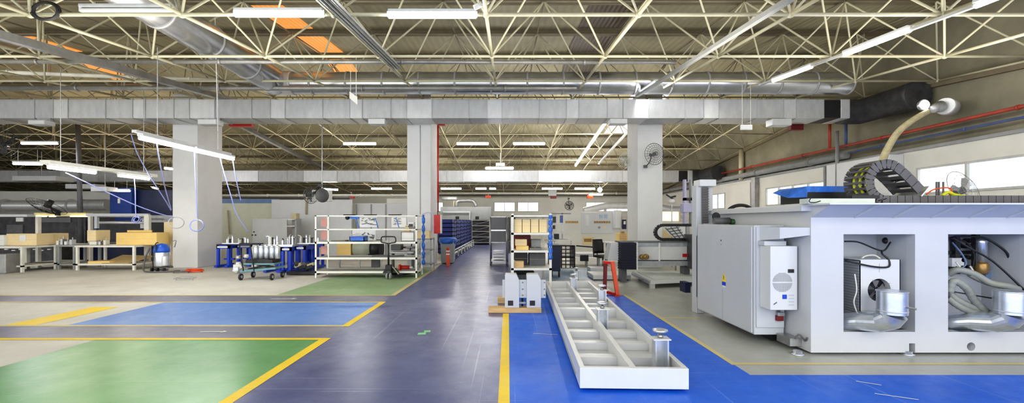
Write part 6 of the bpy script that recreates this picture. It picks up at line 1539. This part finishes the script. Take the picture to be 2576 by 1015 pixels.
darkm('very dark blue machine body under the bench level',200,420,18.2,1.0,612,m_='darkblue')
darkm('royal blue end housing near the roof beside the ribbed round duct',276,330,23.6,.35,472,m_='bluehousing',nm='machine_housing',parts=((298,303,500,512,'paper'),))
darkm('dark blue raised machine housing near the roof behind the left column',276,444,24,2.0,478,m_='darkblue',nm='machine_housing')
darkm('olive grey machine with dark lettering panel left of the thick column',376,446,19.2,1.0,542,m_='pipe',nm='coating_machine',parts=((380,440,560,640,'black'),))
def text(s,size,loc,m_,parent,nm='lettering'):
    cu=bpy.data.curves.new(nm,'FONT'); cu.body=s; cu.size=size; cu.extrude=.002; cu.align_x='CENTER'
    o=bpy.data.objects.new(nm,cu); C.objects.link(o); dg=bpy.context.evaluated_depsgraph_get(); me=bpy.data.meshes.new_from_object(o.evaluated_get(dg)); bpy.data.objects.remove(o)
    o=bpy.data.objects.new(nm,me); me.materials.clear(); me.materials.append(M[m_] if isinstance(m_,str) else m_); C.objects.link(o); o.parent=parent
    off=Vector((0,0,0)); p=parent
    while p is not None: off+=p.location; p=p.parent
    o.location=Vector(loc)-off; o.rotation_euler=(PI/2,0,0); return o
cm=[o for o in C.objects if o.name=='coating_machine'][0]
text('thorformi',.15,(X(396,19.2),19.14,Z(554,19.2)),'darkgrey',cm)
one(MB().box(X(407,16.2),X(440,16.2),16.3,16.35,.03,Z(559,16.3)),'plywood_board','carton2','tan board leaning upright left of the thick column','board')
for i,(px,h) in enumerate(((150,.14),(160,.2),(170,.12),(183,.18),(255,.12),(268,.16))):
    t=thing('steel_part','small steel part on the benches, %s counted from the far left one' % ords[i],'steel part',(X(px,15.3),15.3,.845),group='small steel parts on the benches')
    zz=.845; MB().box(X(px-3,15.3),X(px+3,15.3),15.22,15.38,zz,zz+h).build('block',['rackwhite','steel','paper','cabinet','steel','rackwhite'][i],t,bevel=.004); MB().tube((X(px,15.3),15.3,zz+h),(X(px,15.3),15.3,zz+h+.08),.015,8).build('pin','steel',t)
bench('dark bench with steel parts between the two cream benches',144,188,15.2,1.0,.84,.2,'grey')
darkm('dark small trolley at the left picture edge under the bench',-20,14,14.0,.5,640,nm='tool_trolley',m_='pipe',cat='trolley')
t=thing('storage_cage','black storage shelving with pale lids under the far left benches','shelving',(X(70,17),17,0)); MB().box(X(-10,17),X(150,17),17,17.6,0,.8).build('frame','dark',t)
for k in range(7): MB().box(X(12+k*18,16.97),X(20+k*18,16.97),16.95,17,.56-(k%2)*.04,.60-(k%2)*.04).build('lid','paper',t)
# big round duct at the left
pipe('round_air_duct',(-46+3,26,Z(518,26)),(X(262,26),26,Z(518,26)),.30,'galv2','thick pale round duct running low behind the far left benches',cat='air duct',clamps=5)
t=thing('partition_wall_panel','cream wall panel above the low round duct at the far left','wall panel',(X(80,27),27.2,0)); MB().box(WL,X(430,28.5),28.4,28.5,0,3.6).build('panel','wallwhite',t)
t=thing('round_air_duct','ribbed flexible end of the low round duct beside the blue housing','air duct',P(240,518,25.9)); MB().path([P(205+i*3.2,516,25.9) for i in range(22)],.3,14,rf=lambda q:.30+.025*(int(q*21.5)%2)).build('tube','galv',t,smooth=True)
t=thing('hanging_air_handler','pale steel air handler box below the roof at the far left','air handler',P(100,455,24)); MB().box(X(30,24),X(140,24),24,25,Z(455,24),Z(443,24)).build('housing','white2',t,bevel=.01); MB().box(X(150,24),X(225,24),24.3,25,Z(474,24),Z(462,24)).build('tray','galv2',t,bevel=.01); MB().tube((X(80,24),24.5,Z(443,24)),(X(80,24),24.5,zl(24)),.02,6).build('rod','steel',t)
t=thing('hanging_air_handler','small pale steel box hung beside the slim grey post','air handler',P(255,480,21)); MB().box(X(228,21),X(268,21),21,21.6,Z(482,21),Z(470,21)).build('housing','galv2',t,bevel=.01); MB().tube((X(250,21),21.3,Z(470,21)),(X(250,21),21.3,zl(21)),.02,6).build('rod','steel',t)
wall_fan('stand_fan','big black wire fan seen tilted above the far left benches',P(118,520,14.6),.52,Matrix.Rotation(-.2,3,'Z')@Matrix.Rotation(1.05,3,'X'),'black','dark','black',Vector((0,.35,-.25)),ring=.004)
wall_fan('wall_fan','dark wire fan cut by the left picture edge high under the duct',P(8,362,14.5),.42,Matrix.Rotation(.3,3,'Z'),'black','dark','black',Vector((0,.4,.3)),ring=.005)
# coil of black cable near the roof upper left
t=thing('cable_coil','black cable coil hanging in the roof frame at the upper left','cable',P(115,35,7.7))
for k in range(3): MB().path([P(115,22,7.6+.05*k)+Vector(((.20+.03*k)*math.cos(2*PI*i/22),0,(.14+.01*k)*math.sin(2*PI*i/22)-.04)) for i in range(22)],.016,7,closed=True).build('loop','black',t,smooth=True)
# camera near the centre-top
t=thing('ceiling_camera','small white surveillance camera in the roof frame beside the right bright light','camera',P(1205,12,7.5)); MB().tube(P(1193,20,7.4),P(1212,10,7.4),.045,12).build('body','paper',t,smooth=True); MB().tube(P(1214,14,7.45),P(1228,6,7.6),.03,8).build('mount','paper',t,smooth=True)
# ================================================================= blue air hoses
def hosep(pts,lb,r=.014,m_='bluehose'):
    t_=thing('air_hose',lb,'air hose',pts[0]); MB().path(smoothpts(pts,8),r,7).build('tube',m_,t_,smooth=True); return t_
xx=-7.5
hosep([P(330,338,13.5),P(345,385,13.5),P(372,435,13.6),P(395,472,13.8),P(418,508,14.2),P(430,530,14.6)],'pale blue air hose curving down toward the thick column, leftmost long one')
hosep([P(393,355,9.8),P(400,400,10.5),P(412,460,12),P(424,505,13.5),P(431,528,14.5)],'pale blue air hose from the light rail to the edge of the thick column')
hosep([P(489,374,10.5),P(491,430,10.5),P(494,500,10.5),P(496,548,10.5)],'straight blue white air hose in front of the thick column')
hosep([P(552,392,12),P(562,430,12.1),P(580,490,12.3),P(596,540,12.6),P(625,585,13.0)],'pale blue air hose right of the thick column, longer one')
hosep([P(584,390,12),P(590,430,12.1),P(598,470,12.3),P(606,505,12.6)],'pale blue air hose right of the thick column, shorter one')
hosep([P(165,435,11.6),P(240,470,11.9),P(330,512,12.4),P(395,536,12.9),P(437,548,13.4)],'pale blue air hose slanting from the cream rail down to the thick column')
hosep([P(337,445,13.9),P(340,480,13.9),P(341,530,13.9),P(343,545,13.9)],'short pale blue air hose hanging straight from the cream rail')
t=thing('hose_coil','round loop of pale hose hanging at the front of the thick column','hose coil',P(496,568,10.5))
for k in range(3): MB().path([P(495,568,10.5+.02*k)+Vector(((.155+.008*k)*math.cos(2*PI*i/26),0,(.13+.006*k)*math.sin(2*PI*i/26))) for i in range(26)],.008,6,closed=True).build('loop','bluehose',t,smooth=True)
t=thing('hose_coil','round loop of pale hose hanging at the left edge of the thick column','hose coil',P(443,560,13.4))
for k in range(3): MB().path([P(443,561,13.4+.02*k)+Vector(((.23+.01*k)*math.cos(2*PI*i/26),0,(.16+.006*k)*math.sin(2*PI*i/26))) for i in range(26)],.008,6,closed=True).build('loop','cabinet',t,smooth=True)
t=thing('hose_coil','small tangle of white hose under the overhead frame of the bench','hose coil',P(343,552,13.9))
for k in range(4): MB().path([P(343,553,13.9+.03*k)+Vector(((.07+.02*k)*math.cos(2*PI*i/20+k),.03*math.sin(i+k),(.08+.012*k)*math.sin(2*PI*i/20+k))) for i in range(20)],.009,6,closed=True).build('loop','bluehose',t,smooth=True)
t=thing('hose_connector','white hose connector on the leftmost long air hose','connector',P(389,474,13.7)); MB().tube(P(384,472,13.7),P(398,476,13.7),.035,10).build('body','paper',t,smooth=True); MB().tube(P(380,470,13.7),P(384,472,13.7),.02,8).build('nozzle','steel',t,smooth=True)
for px0,dd,lb in ((545,11,'thin white cable hanging from the roof beside the thick column'),):
    t=thing('hanging_cable',lb,'cable',(X(px0,dd),dd,3)); MB().tube(P(px0-4,45,dd),P(px0+3,330,dd),.008,5).build('cable','paper',t)
hosep([P(1541,505,9.8),P(1542,560,9.8),P(1543,640,9.8)],'thin pale cable hanging down to the red stand',.006,'rackwhite') if False else None

def lamp(x,y,z,e,sx,sy,col=(1,.98,.95),up=False):
    l = bpy.data.lights.new('fill_lamp','AREA'); l.energy = e; l.shape = 'RECTANGLE'; l.size = sx; l.size_y = sy; l.color = col
    o = bpy.data.objects.new('fill_lamp', l); C.objects.link(o); o.location = (x,y,z)
    if up: o.rotation_euler = (PI,0,0)
    return o
# added upward lamps without any fixture, fill light to brighten the roof
for x_ in (-14,-6,2,9): lamp(x_,8.8,4.6,100,5,3,(1,.95,.84),True)
for x_ in (-20,-10,0,8): lamp(x_,22,4.1,120,7,4,(1,.93,.78) if x_ > -15 else (1,.82,.6),True)
for x_ in (-24,-8,6): lamp(x_,34,3.9,110,8,4,(1,.93,.8),True)
# added unseen lamps behind the camera, fill light for the near hall
for x_ in (-12,-4,4,10): lamp(x_,-2,5.6,130,3,2)
